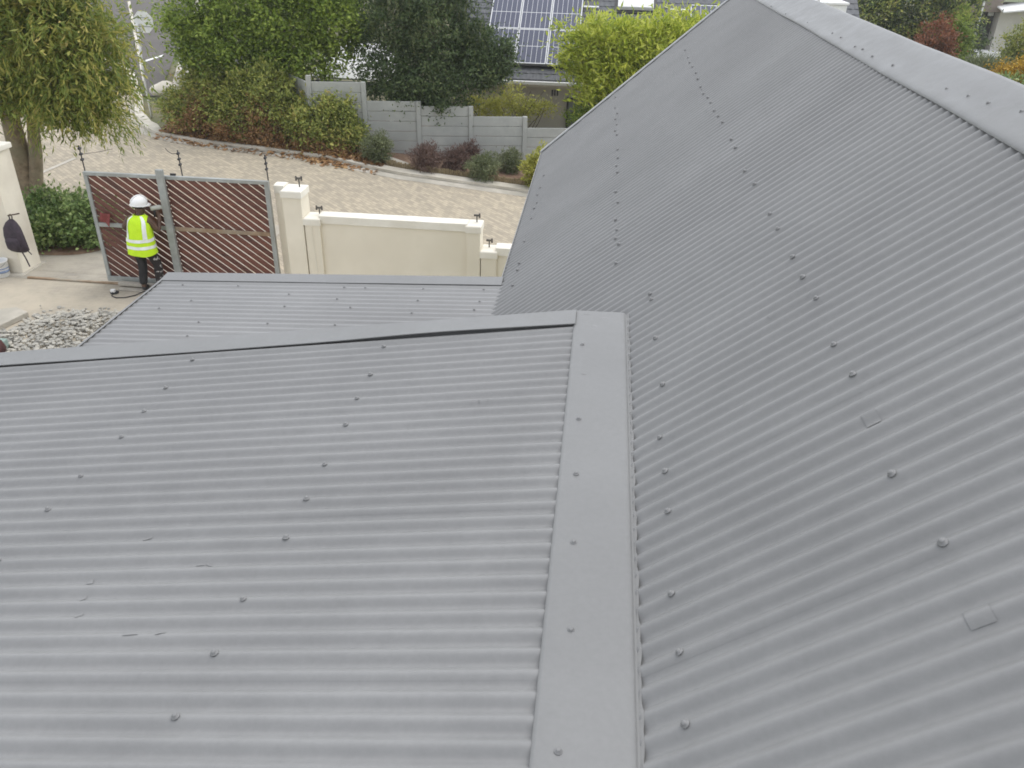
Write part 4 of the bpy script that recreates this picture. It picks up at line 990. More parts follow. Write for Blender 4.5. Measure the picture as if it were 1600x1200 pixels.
def solar(x0, s0):
    p = npart(slope_box(x0, x0+PWD, s0, s0+PLN, 0.10, 0.135), 'solar_panel', M['pv'])
    fr = MB()
    for a in ((x0, x0+0.035, s0, s0+PLN), (x0+PWD-0.035, x0+PWD, s0, s0+PLN), (x0+0.036, x0+PWD-0.036, s0, s0+0.035), (x0+0.036, x0+PWD-0.036, s0+PLN-0.035, s0+PLN)):
        b_ = slope_box(a[0], a[1], a[2], a[3], 0.095, 0.142); fr.add(b_.v, b_.f)
    fr.build('frame', M['alu']).parent = p
    gl = MB()
    b_ = slope_box(x0+0.04, x0+PWD-0.04, s0+PLN/2-0.011, s0+PLN/2+0.011, 0.136, 0.1375); gl.add(b_.v, b_.f)
    for k in range(1, 6):
        xx = x0+PWD*k/6; 
        for (sa, sb_) in ((s0+0.04, s0+PLN/2-0.012), (s0+PLN/2+0.012, s0+PLN-0.04)):
            b_ = slope_box(xx-0.006, xx+0.006, sa, sb_, 0.136, 0.1372); gl.add(b_.v, b_.f)
    gl.build('grid_line', M['alu']).parent = p
s_base = 0.62
xl = atY(805, 100, 30.6).x - GAP/2
for c_ in (-1, 0, 1):
    for r_ in range(3): solar(xl + c_*(PWD+GAP) + 0.0, s_base + r_*(PLN+GAP))
for c_ in range(2): solar(atY(1078, 20, 33.2).x + c_*(PWD+GAP), s_base+1.6)
for rr in range(3): solar(xl+2*(PWD+GAP), s_base+rr*(PLN+GAP)) if False else None
npart(slope_box(xl-PWD-0.1, xl+3*PWD+0.2, s_base-0.06, s_base-0.01, 0.02, 0.10), 'mounting_rail', M['dark'], roofn)
a, b_ = atY(965, 14, 33.2), atY(1021, 14, 33.2); s_ = (33.2-EY)/math.cos(RP)
sk = npart(slope_box(a.x, b_.x, s_-0.05, s_+0.9, 0.0, 0.16), 'skylight', M['white'], roofn, 0.02)
npart(slope_box(a.x-0.12, b_.x+0.12, s_-0.2, s_+1.0, 0.0, 0.03), 'skylight_kerb', M['dark'], roofn)
for px0, px1, py in ((912, 936, 11), (1046, 1076, 13)):
    a, b_ = atY(px0, py, 33.2), atY(px1, py, 33.2)
    npart(slope_box(a.x, b_.x, s_-0.02, s_+0.05, 0.03, 0.07), 'mounting_rail', M['alu'], roofn)
# window, air bricks, chimney
wz = atY(886, 152, 30.44)
wo_ = npart(MB().box(wz.x, wz.x+2.6, 30.38, 30.44, wz.z-1.1, wz.z), 'window', M['dark'])
gm, N_, L_, gb = newmat('window_glass'); setin(gb, Roughness=0.08); gb.inputs['Base Color'].default_value = (0.20, 0.22, 0.21, 1)
for k in range(3):
    npart(MB().box(wz.x+0.07+k*0.85, wz.x+0.84+k*0.85, 30.372, 30.379, wz.z-1.03, wz.z-0.08), 'pane', gm, wo_)
for k in range(3):
    q = atY(863+k*4, 145, 30.44); npart(MB().box(q.x-0.03, q.x+0.03, 30.435, 30.449, q.z-0.10, q.z+0.10), 'air_brick', M['tile'])
c0, c1 = atY(1281, 6, 31.2), atY(1324, 9, 31.2)
ch = npart(MB().box(c0.x, c1.x, 31.2, 32.2, 1.0, c0.z-0.02), 'chimney', M['white'], None, 0.02)
npart(MB().box(c0.x-0.05, c1.x+0.05, 31.15, 32.25, c0.z-0.018, c0.z+0.06), 'chimney_cap', M['white'], ch, 0.015)
q = atY(1278, 6, 31.0)
npart(MB().box(q.x-0.05, q.x+0.05, 30.95, 31.05, 0.5, q.z+0.6), 'vent_pipe', M['white'])

# white lean-to roof left of the dark tree
cp = thing('carport', (-8.4, 29.2, -0.3), 'white sheet carport roof half hidden behind the trees above the fence', 'carport')
v = [(-9.9, 28.6, 1.55), (-7.0, 28.6, 1.50), (-7.0, 31.0, 2.35), (-9.9, 31.0, 2.40)]
MB().add(v+[(a, b_, c-0.05) for a, b_, c in v], [(0, 1, 2, 3), (7, 6, 5, 4), (0, 4, 5, 1), (1, 5, 6, 2), (2, 6, 7, 3), (3, 7, 4, 0)]).build('roof_sheet', M['white'], cp, world=True)
MB().box(-9.92, -6.98, 28.52, 28.59, 1.30, 1.44).build('beam', M['tile'], cp, world=True)
for x in (-9.7, -7.2):
    for y in (28.7, 30.8): MB().box(x-0.05, x+0.05, y-0.05, y+0.05, -0.3, 1.48 if y < 30 else 2.25).build('post', M['white'], cp, world=True)

# ------------------------------------------------------------------ things beyond the ridge, upper right
def rg(px, py): return atY(px, py, 0)
def hd(px, py, y): return atY(px, py, y)
hedge = thing('hedge', (16, 49, -0.8), 'tall dark green hedge beyond the ridge of the grey roof', 'hedge')
q0, q1 = hd(1335, 40, 48), hd(1500, 40, 48)
bl = []
rs = np.random.RandomState(12)
for k in range(12):
    t = k/11; x = q0.x + (q1.x-q0.x)*t; bl.append((x, 48+rs.normal()*0.4, 2.0+rs.normal()*0.2, 1.0, 1.0, 2.6))
    bl.append((x+rs.normal()*0.3, 47.4, 0.6, 0.9, 0.8, 1.3))
leaves('foliage', bl, 34000, 0.17, 0.08, M['leaf_dark'], hedge, 71, crad=0.25, shell=0.5)
leaves('light_foliage', [(b_[0], b_[1]-0.5, b_[2]+0.4, b_[3], b_[4], b_[5]) for b_ in bl[::2]], 9000, 0.17, 0.08, M['leaf_hedge'], hedge, 72, crad=0.3, shell=0.7)
mb = MB()
for b_ in bl[::2]: limb(mb, (b_[0], b_[1], -1), (b_[0]+rng.uniform(-.4, .4), b_[1], 3.4), 0.07, 0.02)
mb.build('stem', M['twig'], hedge, world=True)
def bush(pxy, y, r, label, mat, seed, n=5000, L=0.14, W=0.06, cat='shrub', **k):
    c = hd(pxy[0], pxy[1], y); t = thing('shrub', (c.x, y, zg(c.x)), label, cat)
    leaves('foliage', [(c.x, y, c.z, r[0], r[1], r[2]), (c.x+r[0]*0.6, y-0.2, c.z-r[2]*0.3, r[0]*0.7, r[1]*0.7, r[2]*0.7), (c.x-r[0]*0.6, y-0.1, c.z-r[2]*0.3, r[0]*0.6, r[1]*0.6, r[2]*0.6)], n, L, W, mat, t, seed, crad=0.16, shell=0.45, **k)
    mb = MB()
    for q in range(8): limb(mb, (c.x+rng.uniform(-.2, .2), y, zg(c.x)-0.1), (c.x+rng.uniform(-.7, .7)*r[0], y, c.z+r[2]*0.4), 0.04, 0.012)
    mb.build('stem', M['twig'], t, world=True)
bush((1462, 66), 44, (0.9, 0.8, 1.0), 'russet red shrub at the foot of the tall hedge beyond the ridge', M['leaf_red'], 81, 4500)
bush((1490, 58), 46, (0.62, 0.6, 1.3), 'mid-green shrub between the russet shrub and the dark doorway', M['leaf_mid'], 82, 6500)
bush((1602, 78), 42, (0.75, 0.8, 1.2), 'dark olive shrub in front of the cream outbuilding at the right edge', M['leaf_hedge'], 83, 7000)
bush((1530, 108), 38, (1.6, 1.0, 0.42), 'low grassy green shrub below the dark doorway beyond the ridge', M['leaf_ball'], 84, 7000, 0.22, 0.03, up=0.9)
bush((1592, 112), 36, (0.85, 0.7, 0.35), 'orange-yellow flowering shrub at the right edge beyond the ridge', M['leaf_orange'], 85, 4200, 0.09, 0.06)
bush((1585, 138), 35, (1.1, 0.7, 0.45), 'bright green low shrub under the orange flowers at the right edge', M['leaf_shrub'], 86, 4500)
ob = thing('outbuilding', (24, 61, -0.8), 'cream outbuilding with a dark open doorway in the upper right corner', 'building')
def bq(px, py, y=60): return hd(px, py, y)
xl_, xr_ = bq(1500, 40).x, bq(1680, 40).x; dx0, dx1 = bq(1522, 45).x, bq(1556, 45).x; ztop = bq(1540, 12).z; zb = -0.8
M['brownwall'] = noisy('dull_brown_wall', (0.20, 0.165, 0.14), (0.27, 0.225, 0.19), 1.5, 0.9)
MB().box(xl_, dx0, 60.0, 64, zb, ztop+0.6).build('wall', M['brownwall'], ob, world=True)
MB().box(dx1, xr_, 60.0, 64, zb, ztop+0.1).build('wall', M['nwall'], ob, world=True)
MB().box(dx0, dx1, 60.0, 64, ztop-0.25, ztop+0.6).build('lintel', M['brownwall'], ob, world=True)
MB().box(dx0, dx1, 60.8, 60.9, zb, ztop-0.25).build('door', M['dark'], ob, world=True)
MB().box(dx0+0.9, dx0+1.25, 60.72, 60.78, 1.5, 1.85).build('notice', M['white'], ob, world=True)
MB().box(dx0-0.1, dx1+0.2, 58.6, 60.0, zb, zb+0.35).build('step', M['white'], ob, world=True)
MB().tube([(dx0+0.05, 59.7, zb), (dx0+0.05, 59.7, ztop+0.5)], 0.06, 8).build('pole', M['white'], ob, world=True)
v = [(dx1-0.3, 58.8, ztop-0.1), (xr_, 58.8, ztop+0.5), (xr_, 60.2, ztop+0.9), (dx1-0.3, 60.2, ztop+0.15)]
MB().add(v+[(a, b_, c-0.08) for a, b_, c in v], [(0, 1, 2, 3), (7, 6, 5, 4), (0, 4, 5, 1), (1, 5, 6, 2), (2, 6, 7, 3), (3, 7, 4, 0)]).build('awning', M['white'], ob, world=True)
MB().prism([(59.9, ztop+0.62), (66, ztop+0.62), (66, ztop+1.6)], 'x', xl_, xr_).build('roof', M['brownwall'], ob, world=True)

# ------------------------------------------------------------------ yard clutter
# gravel heap
def rock(r_, seed):
    rr = random.Random(seed); bm = bmesh.new(); bmesh.ops.create_icosphere(bm, subdivisions=1, radius=r_)
    sx, sy, sz = rr.uniform(0.8, 1.5), rr.uniform(0.7, 1.2), rr.uniform(0.4, 0.8)
    vs_ = []
    for v in bm.verts:
        k = rr.uniform(0.75, 1.15); vs_.append(Vector((v.co.x*sx*k, v.co.y*sy*k, v.co.z*sz*k)))
    fs = [tuple(v.index for v in f.verts) for f in bm.faces]; bm.free(); return vs_, fs
protos = [rock(0.05, s) for s in range(8)]
mb = MB(); rr = random.Random(4); n = 0
def in_heap(x, y):
    d = ((x+8.85)/0.95)**2+((y-12.1)/0.60)**2; e = ((x+9.75)/0.55)**2+((y-11.45)/0.40)**2; g_ = ((x+8.6)/1.3)**2+((y-11.3)/0.7)**2
    return min(d, e, g_)
while n < 3000:
    x, y = rr.uniform(-10.4, -7.2), rr.uniform(10.5, 12.95); d = in_heap(x, y)
    if d > 1.0 and rr.random() > math.exp(-(d-1)*2.0): continue
    hgt = 0.10*max(0, 1-d)*rr.random(); vs_, fs = protos[rr.randrange(8)]; s = 0.28+0.75*rr.random()**2.2; a = rr.uniform(0, 6.28)
    Mx = Matrix.Rotation(a, 3, 'Z') @ Matrix.Rotation(rr.uniform(-0.4, 0.4), 3, 'X')
    mb.add([Mx @ v*s + Vector((x, y, 0.02*s+hgt)) for v in vs_], fs); n += 1
M['stone'] = leafmat('crushed_grey_stone', [(0.0, (0.24, 0.235, 0.21)), (0.5, (0.36, 0.345, 0.305)), (1.0, (0.50, 0.47, 0.40))], 0.0, 0.9)
tag(mb.build('gravel_heap', M['stone']), 'spread heap of grey crushed stone on the driveway behind the roof edge', 'gravel', kind='stuff')
# concrete slab
a = gnd(46, 495); b_ = gnd(-30, 532); c_ = gnd(-60, 498); d_ = gnd(28, 487)
tag(MB().prism([(a.x, a.y), (b_.x, b_.y), (c_.x, c_.y), (d_.x, d_.y)], 'z', 0.004, 0.10).build('concrete_slab', M['conc'], bevel=0.012), 'pale flat concrete slab lying on the driveway at the left edge', 'slab')
a, b_ = gnd(15, 548), gnd(-12, 552)
tag(MB().box(a.x-0.22, a.x-0.05, a.y-0.10, a.y+0.10, 0.01, 0.18).build('teal_offcut', noisy('dull_teal', (0.22, 0.30, 0.27), (0.32, 0.40, 0.36), 8, 0.7), bevel=0.02), 'small dull teal block among the stones at the left edge', 'offcut')
mb = MB(); q = gnd(2, 556)
mb.lathe([(0.02, 0.0), (0.16, 0.02), (0.19, 0.10), (0.15, 0.22), (0.07, 0.30), (0.05, 0.34)], 14, (q.x-0.1, q.y, 0.01))
tag(mb.build('rubbish_bag', noisy('dark_maroon_plastic', (0.05, 0.018, 0.02), (0.09, 0.03, 0.03), 8, 0.4), None, True), 'dark maroon bag at the left edge beside the stones', 'bag')
# bucket
bk = gnd(6, 431); bk.x -= 0.02
bkt = thing('bucket', bk, 'white plastic bucket with blue print at the foot of the left pillar', 'bucket')
MB().lathe([(0.125, 0.0), (0.135, 0.01), (0.155, 0.30), (0.165, 0.305), (0.165, 0.33), (0.150, 0.33), (0.14, 0.05), (0.10, 0.03)], 20, bk).build('body', M['white'], bkt, True, world=True)
M['blueprint'] = noisy('blue_print', (0.16, 0.22, 0.38), (0.30, 0.36, 0.48), 18, 0.5)
for z0_, z1_ in ((0.09, 0.14), (0.17, 0.19)):
    MB().lathe([(0.1285+0.1*z0_+0.004, z0_), (0.1285+0.1*z1_+0.004, z1_)], 20, bk).build('printed_band', M['blueprint'], bkt, True, world=True)
MB().tube([bk+Vector((0.165*math.cos(t), -0.02-0.12*math.sin(t), 0.31-0.10*math.sin(t))) for t in frange(0, math.pi, 9)], 0.005, 5).build('handle', M['steel'], bkt, world=True)
q = gnd(-4, 424)
tag(MB().lathe([(0.10, 0.0), (0.17, 0.06), (0.18, 0.30), (0.15, 0.48), (0.08, 0.56), (0.03, 0.58)], 14, (q.x-0.05, q.y+0.15, 0.0)).build('black_sack', M['dark'], None, True), 'black sack standing behind the white bucket by the left pillar', 'sack')
# backpack hung on the pillar
bp0 = atY(18, 340, 14.2)
bag = thing('backpack', (bp0.x, 14.2, bp0.z-0.6), 'black backpack hanging from a hook on the left gate pillar', 'backpack')
M['bagcloth'] = noisy('black_purple_nylon', (0.020, 0.014, 0.020), (0.045, 0.030, 0.042), 14, 0.75, bump=0.3, bscale=40)
def loft(rings, seg=16):
    v = []; f = []
    for cx, cy, cz_, rx, ry, pw in rings:
        for k in range(seg):
            t = 2*math.pi*k/seg; c, s = math.cos(t), math.sin(t)
            v.append((cx+rx*math.copysign(abs(c)**pw, c), cy+ry*math.copysign(abs(s)**pw, s), cz_))
    for i in range(len(rings)-1):
        for k in range(seg): f.append((i*seg+k, i*seg+(k+1) % seg, (i+1)*seg+(k+1) % seg, (i+1)*seg+k))
    f.append(tuple(range(seg-1, -1, -1))); f.append(tuple((len(rings)-1)*seg+k for k in range(seg)))
    return MB().add(v, f)
bx_, bz_ = bp0.x, bp0.z
loft([(bx_+0.06, 14.12, bz_-0.66, 0.12, 0.05, .7), (bx_+0.05, 14.12, bz_-0.63, 0.175, 0.09, .7), (bx_+0.03, 14.10, bz_-0.50, 0.19, 0.11, .7), (bx_+0.01, 14.11, bz_-0.32, 0.185, 0.10, .7), (bx_, 14.13, bz_-0.18, 0.165, 0.085, .75), (bx_, 14.15, bz_-0.08, 0.11, 0.06, .9), (bx_, 14.17, bz_-0.03, 0.05, 0.035, 1)]).build('body', M['bagcloth'], bag, True, world=True)
loft([(bx_+0.04, 14.01, bz_-0.60, 0.10, 0.03, .7), (bx_+0.035, 13.995, bz_-0.55, 0.135, 0.045, .7), (bx_+0.02, 14.0, bz_-0.40, 0.135, 0.045, .7), (bx_+0.02, 14.02, bz_-0.35, 0.10, 0.03, .8)]).build('pocket', M['bagcloth'], bag, True, world=True)
MB().tube([(bx_-0.02, 14.17, bz_-0.04), (bx_-0.03, 14.18, bz_+0.03), (bx_+0.0, 14.18, bz_+0.06), (bx_+0.03, 14.18, bz_+0.03), (bx_+0.02, 14.17, bz_-0.04)], 0.012, 6).build('loop', M['bagcloth'], bag, world=True)
MB().tube([(bx_+0.08, 14.10, bz_-0.62), (bx_+0.10, 14.14, bz_-0.80), (bx_+0.12, 14.16, bz_-0.98)], 0.013, 6).build('strap', M['bagcloth'], bag, world=True)
MB().tube([(bx_+0.18, 14.12, bz_-0.60), (bx_+0.24, 14.15, bz_-0.72)], 0.010, 6).build('strap', M['bagcloth'], bag, world=True)
tag(MB().tube([(bx_-0.03, 14.235, bz_+0.05), (bx_-0.03, 14.16, bz_+0.05), (bx_+0.22, 14.15, bz_+0.11)], 0.014, 6).build('bag_hook', M['twig']), 'short rusty peg in the left pillar that the backpack hangs from', 'hook')
# extension lead
pc = gnd(178, 459)
lead = thing('extension_lead', pc, 'white plug socket with a dark cable curling to the worker\'s feet', 'cable')
MB().lathe([(0.075, 0.0), (0.08, 0.02), (0.05, 0.035)], 14, (pc.x-0.0, pc.y+0.03, 0.005)).build('reel', M['dark'], lead, True, world=True)
MB().box(pc.x-0.035, pc.x+0.045, pc.y-0.05, pc.y+0.02, 0.042, 0.10).build('plug', M['white'], lead, world=True, bevel=0.012)
pts = [(pc.x+0.01, pc.y-0.05, 0.05), (pc.x+0.04, pc.y-0.14, 0.02), (pc.x+0.16, pc.y-0.20, 0.016), (pc.x+0.32, pc.y-0.16, 0.016), (pc.x+0.45, pc.y-0.04, 0.016), (pc.x+0.55, pc.y+0.10, 0.04), (pc.x+0.75, pc.y+0.16, 0.045)]
MB().tube(pts, 0.010, 6).build('cable', M['dark'], lead, True, world=True)

# ------------------------------------------------------------------ the worker
RX, RY = -8.32, 13.74
person = thing('person', (RX, RY, 0.036), 'worker in white hard hat and neon vest drilling at the slatted gate', 'person')
M['skin'] = noisy('dark_skin', (0.07, 0.038, 0.026), (0.115, 0.065, 0.044), 9, 0.5)
M['vest'] = noisy('neon_vest', (0.52, 0.80, 0.010), (0.60, 0.88, 0.015), 6, 0.75, bump=0.5, bscale=9)
M['refl'] = noisy('reflective_tape', (0.74, 0.76, 0.74), (0.86, 0.88, 0.86), 12, 0.4)
M['trouser'] = noisy('black_trousers', (0.014, 0.014, 0.015), (0.028, 0.027, 0.028), 7, 0.9, bump=0.6, bscale=12)
def stain_mat():
    m, N, L, b = newmat('paint_splashed_trousers')
    tc = N.new('ShaderNodeTexCoord'); nz = N.new('ShaderNodeTexNoise'); nz.inputs['Scale'].default_value = 13; nz.inputs['Detail'].default_value = 3
    L.new(tc.outputs['Object'], nz.inputs['Vector']); cr = N.new('ShaderNodeValToRGB'); e = cr.color_ramp.elements
    e[0].position = 0.60; e[0].color = (0.022, 0.018, 0.018, 1); e[1].position = 0.64; e[1].color = (0.42, 0.40, 0.38, 1)
    L.new(nz.outputs['Fac'], cr.inputs['Fac']); L.new(cr.outputs['Color'], b.inputs['Base Color']); setin(b, Roughness=0.9); return m
M['stain'] = stain_mat()
def skinned(name, joints, bones, mat, parent, root, sub_=2):
    me = bpy.data.meshes.new(name); names = list(joints)
    me.from_pydata([joints[k][:3] for k in names], [(names.index(a), names.index(b)) for a, b in bones], []); me.update()
    o = bpy.data.objects.new(name, me); COL.objects.link(o)
    md = o.modifiers.new('skin', 'SKIN'); md.use_smooth_shade = True
    if not me.skin_vertices: 
        bm = bmesh.new(); bm.from_mesh(me); bm.verts.layers.skin.verify(); bm.to_mesh(me); bm.free()
    for i, k in enumerate(names):
        r_ = joints[k][3]; sv = me.skin_vertices[0].data[i]; sv.radius = (r_, r_) if not isinstance(r_, tuple) else r_; sv.use_root = (k == root)
    s2 = o.modifiers.new('sub', 'SUBSURF'); s2.levels = sub_; s2.render_levels = sub_
    dg = bpy.context.evaluated_depsgraph_get(); ev = o.evaluated_get(dg)
    nm = bpy.data.meshes.new_from_object(ev); bpy.data.objects.remove(o)
    for p in nm.polygons: p.use_smooth = True
    nm.materials.clear(); nm.materials.append(mat)
    o2 = bpy.data.objects.new(name, nm); COL.objects.link(o2); o2.parent = parent; return o2
J = {
 'pelvis': (0.0, 0.0, 0.96, 0.145), 'spine': (0.01, 0.0, 1.15, 0.135), 'chest': (0.03, 0.02, 1.34, 0.15), 'neck0': (0.05, 0.04, 1.48, 0.07), 'neck': (0.06, 0.06, 1.54, 0.06),
 'head0': (0.07, 0.085, 1.61, 0.088), 'head1': (0.07, 0.085, 1.69, 0.098), 'head2': (0.07, 0.08, 1.77, 0.075), 'jaw': (0.10, 0.155, 1.585, 0.045), 'nose': (0.125, 0.19, 1.635, 0.022),
 'shL': (-0.16, 0.03, 1.42, 0.075), 'elL': (-0.34, 0.10, 1.22, 0.050), 'wrL': (-0.40, 0.27, 1.27, 0.032), 'paL': (-0.40, 0.33, 1.28, 0.036),
 'shR': (0.21, 0.03, 1.43, 0.075), 'elR': (0.325, 0.10, 1.18, 0.054), 'wrR': (0.345, 0.19, 1.43, 0.034), 'paR': (0.325, 0.20, 1.50, 0.038),
 'hipL': (-0.09, 0.0, 0.90, 0.098), 'knL': (-0.10, 0.05, 0.50, 0.066), 'anL': (-0.13, -0.02, 0.10, 0.045), 'toL': (-0.14, 0.12, 0.05, 0.035),
 'hipR': (0.10, 0.0, 0.90, 0.098), 'knR': (0.17, 0.11, 0.52, 0.066), 'anR': (0.17, 0.06, 0.10, 0.045), 'toR': (0.19, 0.20, 0.05, 0.035)}
Bn = [('pelvis','spine'),('spine','chest'),('chest','neck0'),('neck0','neck'),('neck','head0'),('head0','head1'),('head1','head2'),('head0','jaw'),('head1','nose'),
      ('chest','shL'),('shL','elL'),('elL','wrL'),('wrL','paL'),('chest','shR'),('shR','elR'),('elR','wrR'),('wrR','paR'),
      ('pelvis','hipL'),('hipL','knL'),('knL','anL'),('anL','toL'),('pelvis','hipR'),('hipR','knR'),('knR','anR'),('anR','toR')]
for hnd, base, dirs in (('L', Vector((-0.40, 0.33, 1.28)), [(-0.035, 0.035, 0.035), (-0.015, 0.045, 0.045), (0.008, 0.046, 0.045), (0.03, 0.04, 0.035), (0.05, 0.0, 0.0)]),
                        ('R', Vector((0.325, 0.20, 1.50)), [(-0.03, 0.03, 0.02), (-0.032, 0.03, 0.045), (-0.028, 0.03, 0.06), (-0.02, 0.028, 0.075), (0.01, -0.03, 0.05)])):
    for i, d in enumerate(dirs):
        a_ = base + Vector(d)*(0.9+0.12*(i in (1, 2))); e_ = a_ + Vector(d)*0.5 + Vector((-0.018 if hnd == 'R' else 0.0, 0.006, -0.022 if hnd == 'L' else 0.0))
        J['f%s%d' % (hnd, i)] = (a_.x, a_.y, a_.z, 0.0095); J['g%s%d' % (hnd, i)] = (e_.x, e_.y, e_.z, 0.008)
        Bn += [('pa'+hnd, 'f%s%d' % (hnd, i)), ('f%s%d' % (hnd, i), 'g%s%d' % (hnd, i))]
skinned('body', J, Bn, M['skin'], person, 'pelvis')
def legs(side, mat):
    s = side
    j = {'a': (J['pelvis'][0]*0.5+J['hip'+s][0]*0.5, 0, 0.97, 0.120), 'b': J['hip'+s][:3]+(0.122,), 'm': tuple((J['hip'+s][i]+J['kn'+s][i])/2 for i in range(3))+(0.102,), 'c': J['kn'+s][:3]+(0.088,), 'n': tuple((J['kn'+s][i]+J['an'+s][i])/2 for i in range(3))+(0.083,), 'd': (J['an'+s][0], J['an'+s][1]+0.01, 0.13, 0.078)}
    skinned('trouser_leg', j, [('a', 'b'), ('b', 'm'), ('m', 'c'), ('c', 'n'), ('n', 'd')], mat, person, 'a')
legs('L', M['trouser']); legs('R', M['stain'])
for s in 'LR':
    a_ = Vector(J['an'+s][:3]); t_ = Vector(J['to'+s][:3])
    j = {'a': (a_.x, a_.y-0.04, 0.055, 0.048), 'b': (a_.x, a_.y+0.02, 0.12, 0.055), 'c': (a_.x*0.6+t_.x*0.4, a_.y*0.6+t_.y*0.4, 0.058, 0.050), 'd': (t_.x, t_.y+0.03, 0.046, 0.043)}
    skinned('boot', j, [('a', 'c'), ('b', 'c'), ('c', 'd')], M['dark'], person, 'c')
# dark shirt under the vest (short sleeves)
loft([(0.0, 0.0, 0.90, 0.195, 0.150, .9), (0.005, 0.0, 1.10, 0.185, 0.145, .9), (0.02, 0.01, 1.30, 0.195, 0.150, .9), (0.035, 0.025, 1.42, 0.17, 0.125, .9), (0.05, 0.04, 1.50, 0.085, 0.085, 1)], 20).build('shirt', M['trouser'], person, True)
# vest shell, loose, hem below the hips
VR = [(-0.005, 0.0, 0.78, 0.262, 0.205), (-0.005, 0.0, 0.90, 0.256, 0.200), (0.0, 0.0, 1.03, 0.245, 0.190), (0.01, 0.003, 1.16, 0.232, 0.180), (0.02, 0.008, 1.28, 0.222, 0.174), (0.03, 0.015, 1.38, 0.212, 0.160), (0.035, 0.022, 1.45, 0.190, 0.138), (0.04, 0.03, 1.495, 0.125, 0.105), (0.045, 0.035, 1.515, 0.085, 0.085)]
def vring(r, k, n=28, off=0.0):
    t = 2*math.pi*k/n; c, s = math.cos(t), math.sin(t)
    wr = 0.007*math.sin(5*t+r[2]*9)+0.004*math.sin(9*t-r[2]*17)
    return (r[0]+(r[3]+off+wr)*math.copysign(abs(c)**0.85, c), r[1]+(r[4]+off+wr)*math.copysign(abs(s)**0.85, s), r[2] + (0.012*math.sin(t*2+0.5) if r[2] < 0.8 else 0))
v = []; f = []
for r in VR:
    for k in range(28): v.append(vring(r, k))
for i in range(len(VR)-1):
    for k in range(28): f.append((i*28+k, i*28+(k+1) % 28, (i+1)*28+(k+1) % 28, (i+1)*28+k))
vo = MB().add(v, f).build('vest', M['vest'], person, True)
def vr_at(z):
    for a_, b_ in zip(VR, VR[1:]):
        if a_[2] <= z <= b_[2]:
            t = (z-a_[2])/(b_[2]-a_[2]); return tuple(a_[i]+(b_[i]-a_[i])*t for i in range(5))
    return VR[-1]
def band(z0, z1, off=0.006):
    v = []; f = []
    for z in (z0, (z0+z1)/2, z1):
        for k in range(56): v.append(vring(vr_at(z), k, 56, off))
    for i in range(2):
        for k in range(56): f.append((i*56+k, i*56+(k+1) % 56, (i+1)*56+(k+1) % 56, (i+1)*56+k))
    MB().add(v, f).build('reflective_band', M['refl'], vo, True)
band(0.905, 0.965); band(1.035, 1.095)
def vstrip(t0, t1):
    v = []; f = []; zs = frange(1.10, 1.505, 12)
    for z in zs:
        r = vr_at(z)
        for q in range(5):
            k = (t0+(t1-t0)*q/4); 
            v.append(vring(r, k, 360, 0.006))
    for i in range(11):
        for q in range(4): f.append((i*5+q, (i+1)*5+q, (i+1)*5+q+1, i*5+q+1))
    MB().add(v, f).build('reflective_band', M['refl'], vo, True)
vstrip(218, 236); vstrip(300, 322); vstrip(40, 60); vstrip(120, 140)
# hard hat
hat = MB(); hv = []; hf = []; ns, nr = 26, 9
hc = Vector((0.065, 0.075, 1.70))
for i in range(nr+1):
    ph = (i/nr)*math.pi/2
    for k in range(ns):
        t = 2*math.pi*k/ns; rr_ = math.cos(ph)
        hv.append((0.128*rr_*math.cos(t), 0.152*rr_*math.sin(t), 0.005+0.150*math.sin(ph)*(1+0.03*math.cos(2*t))))
for i in range(nr):
    for k in range(ns): hf.append((i*ns+k, i*ns+(k+1) % ns, (i+1)*ns+(k+1) % ns, (i+1)*ns+k))
b0 = len(hv)
for ring, (ex, z) in enumerate(((0.0, 0.004), (1.0, -0.008), (1.0, -0.013), (0.0, -0.006))):
    for k in range(ns):
        t = 2*math.pi*k/ns; e_ = 0.016 + 0.045*max(0, math.sin(t))**2
        hv.append(((0.126+ex*e_*0.7)*math.cos(t), (0.150+ex*e_)*math.sin(t), z - 0.012*ex*max(0, math.sin(t))))
for i in range(3):
    for k in range(ns): hf.append((b0+i*ns+k, b0+i*ns+(k+1) % ns, b0+(i+1)*ns+(k+1) % ns, b0+(i+1)*ns+k))
M['hat'] = noisy('white_hat_plastic', (0.76, 0.76, 0.75), (0.82, 0.82, 0.81), 3, 0.3)
ho = hat.add(hv, hf).build('hard_hat', M['hat'], person, True)
ho.location = hc; ho.rotation_euler = (math.radians(-4), math.radians(6), math.radians(-42))
rg_ = MB(); pr = []
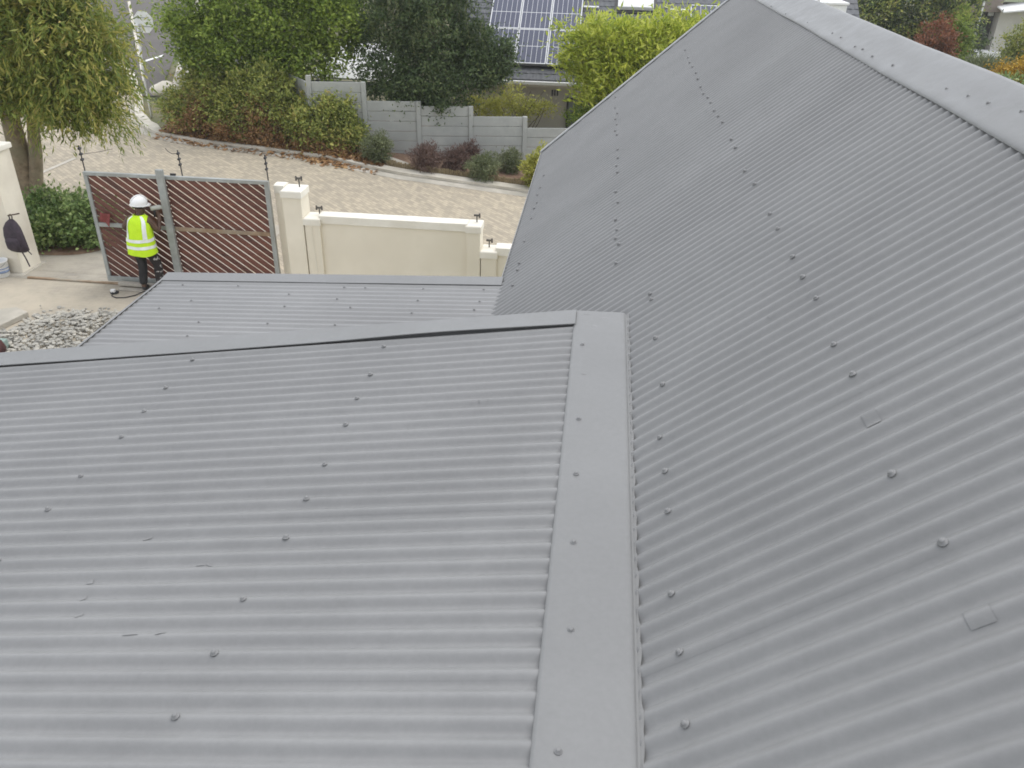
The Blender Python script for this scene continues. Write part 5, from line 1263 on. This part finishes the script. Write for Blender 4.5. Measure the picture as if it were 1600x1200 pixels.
for t in frange(-1.35, 1.35, 15):
    pr.append((0, 0.154*math.sin(t), 0.005+0.157*math.cos(t)))
ro = rg_.tube(pr, 0.014, 6).build('ridge', M['hat'], ho, True)
# face mask / goggles strap at the side of the face
MB().tube([(0.15, 0.02, 1.66), (0.165, 0.10, 1.65), (0.15, 0.17, 1.645)], 0.010, 6).build('goggles', M['signback'], person, True)
# drill, held up at the post
drill = thing('power_drill', (RX+0.30, RY+0.20, 1.50), 'pale grey power drill held up by the worker against the steel post', 'drill')
dv = Vector((0.86, 0.50, 0.06)).normalized()
M['drillbody'] = noisy('dusty_grey_green_plastic', (0.34, 0.35, 0.30), (0.46, 0.47, 0.42), 12, 0.6)
o0 = Vector((RX+0.21, RY+0.17, 1.625))
MB().tube([o0, o0+dv*0.03, o0+dv*0.16, o0+dv*0.20], [0.034, 0.044, 0.044, 0.032], 12).build('motor_housing', M['drillbody'], drill, True, world=True)
MB().tube([o0+dv*0.20, o0+dv*0.25, o0+dv*0.27], [0.026, 0.024, 0.014], 10).build('chuck', M['dark'], drill, True, world=True)
MB().tube([o0+dv*0.27, o0+dv*0.40], [0.005, 0.005], 6).build('bit', M['steel'], drill, world=True)
MB().tube([o0+dv*0.07+Vector((0, 0, -0.03)), o0+dv*0.055+Vector((0, 0, -0.10)), o0+dv*0.05+Vector((0, 0, -0.165))], [0.020, 0.019, 0.022], 8).build('grip', M['dark'], drill, True, world=True)

# ------------------------------------------------------------------ thin haze volume, added to lift the blacks like lens veil
hz, hn_, hl_, hb_ = newmat('veil_haze')
for n_ in list(hn_): hn_.remove(n_)
ho_ = hn_.new('ShaderNodeOutputMaterial'); pv_ = hn_.new('ShaderNodeVolumePrincipled')
pv_.inputs['Density'].default_value = 0.0007; pv_.inputs['Color'].default_value = (0.95, 0.95, 0.94, 1); pv_.inputs['Anisotropy'].default_value = 0.2
hl_.new(pv_.outputs[0], ho_.inputs['Volume'])
tag(MB().box(-905, 905, -605, 1505, -2.0, 7.6).build('haze', hz), 'thin pale haze volume over the whole street, added in place of lens veil', 'haze', kind='stuff')
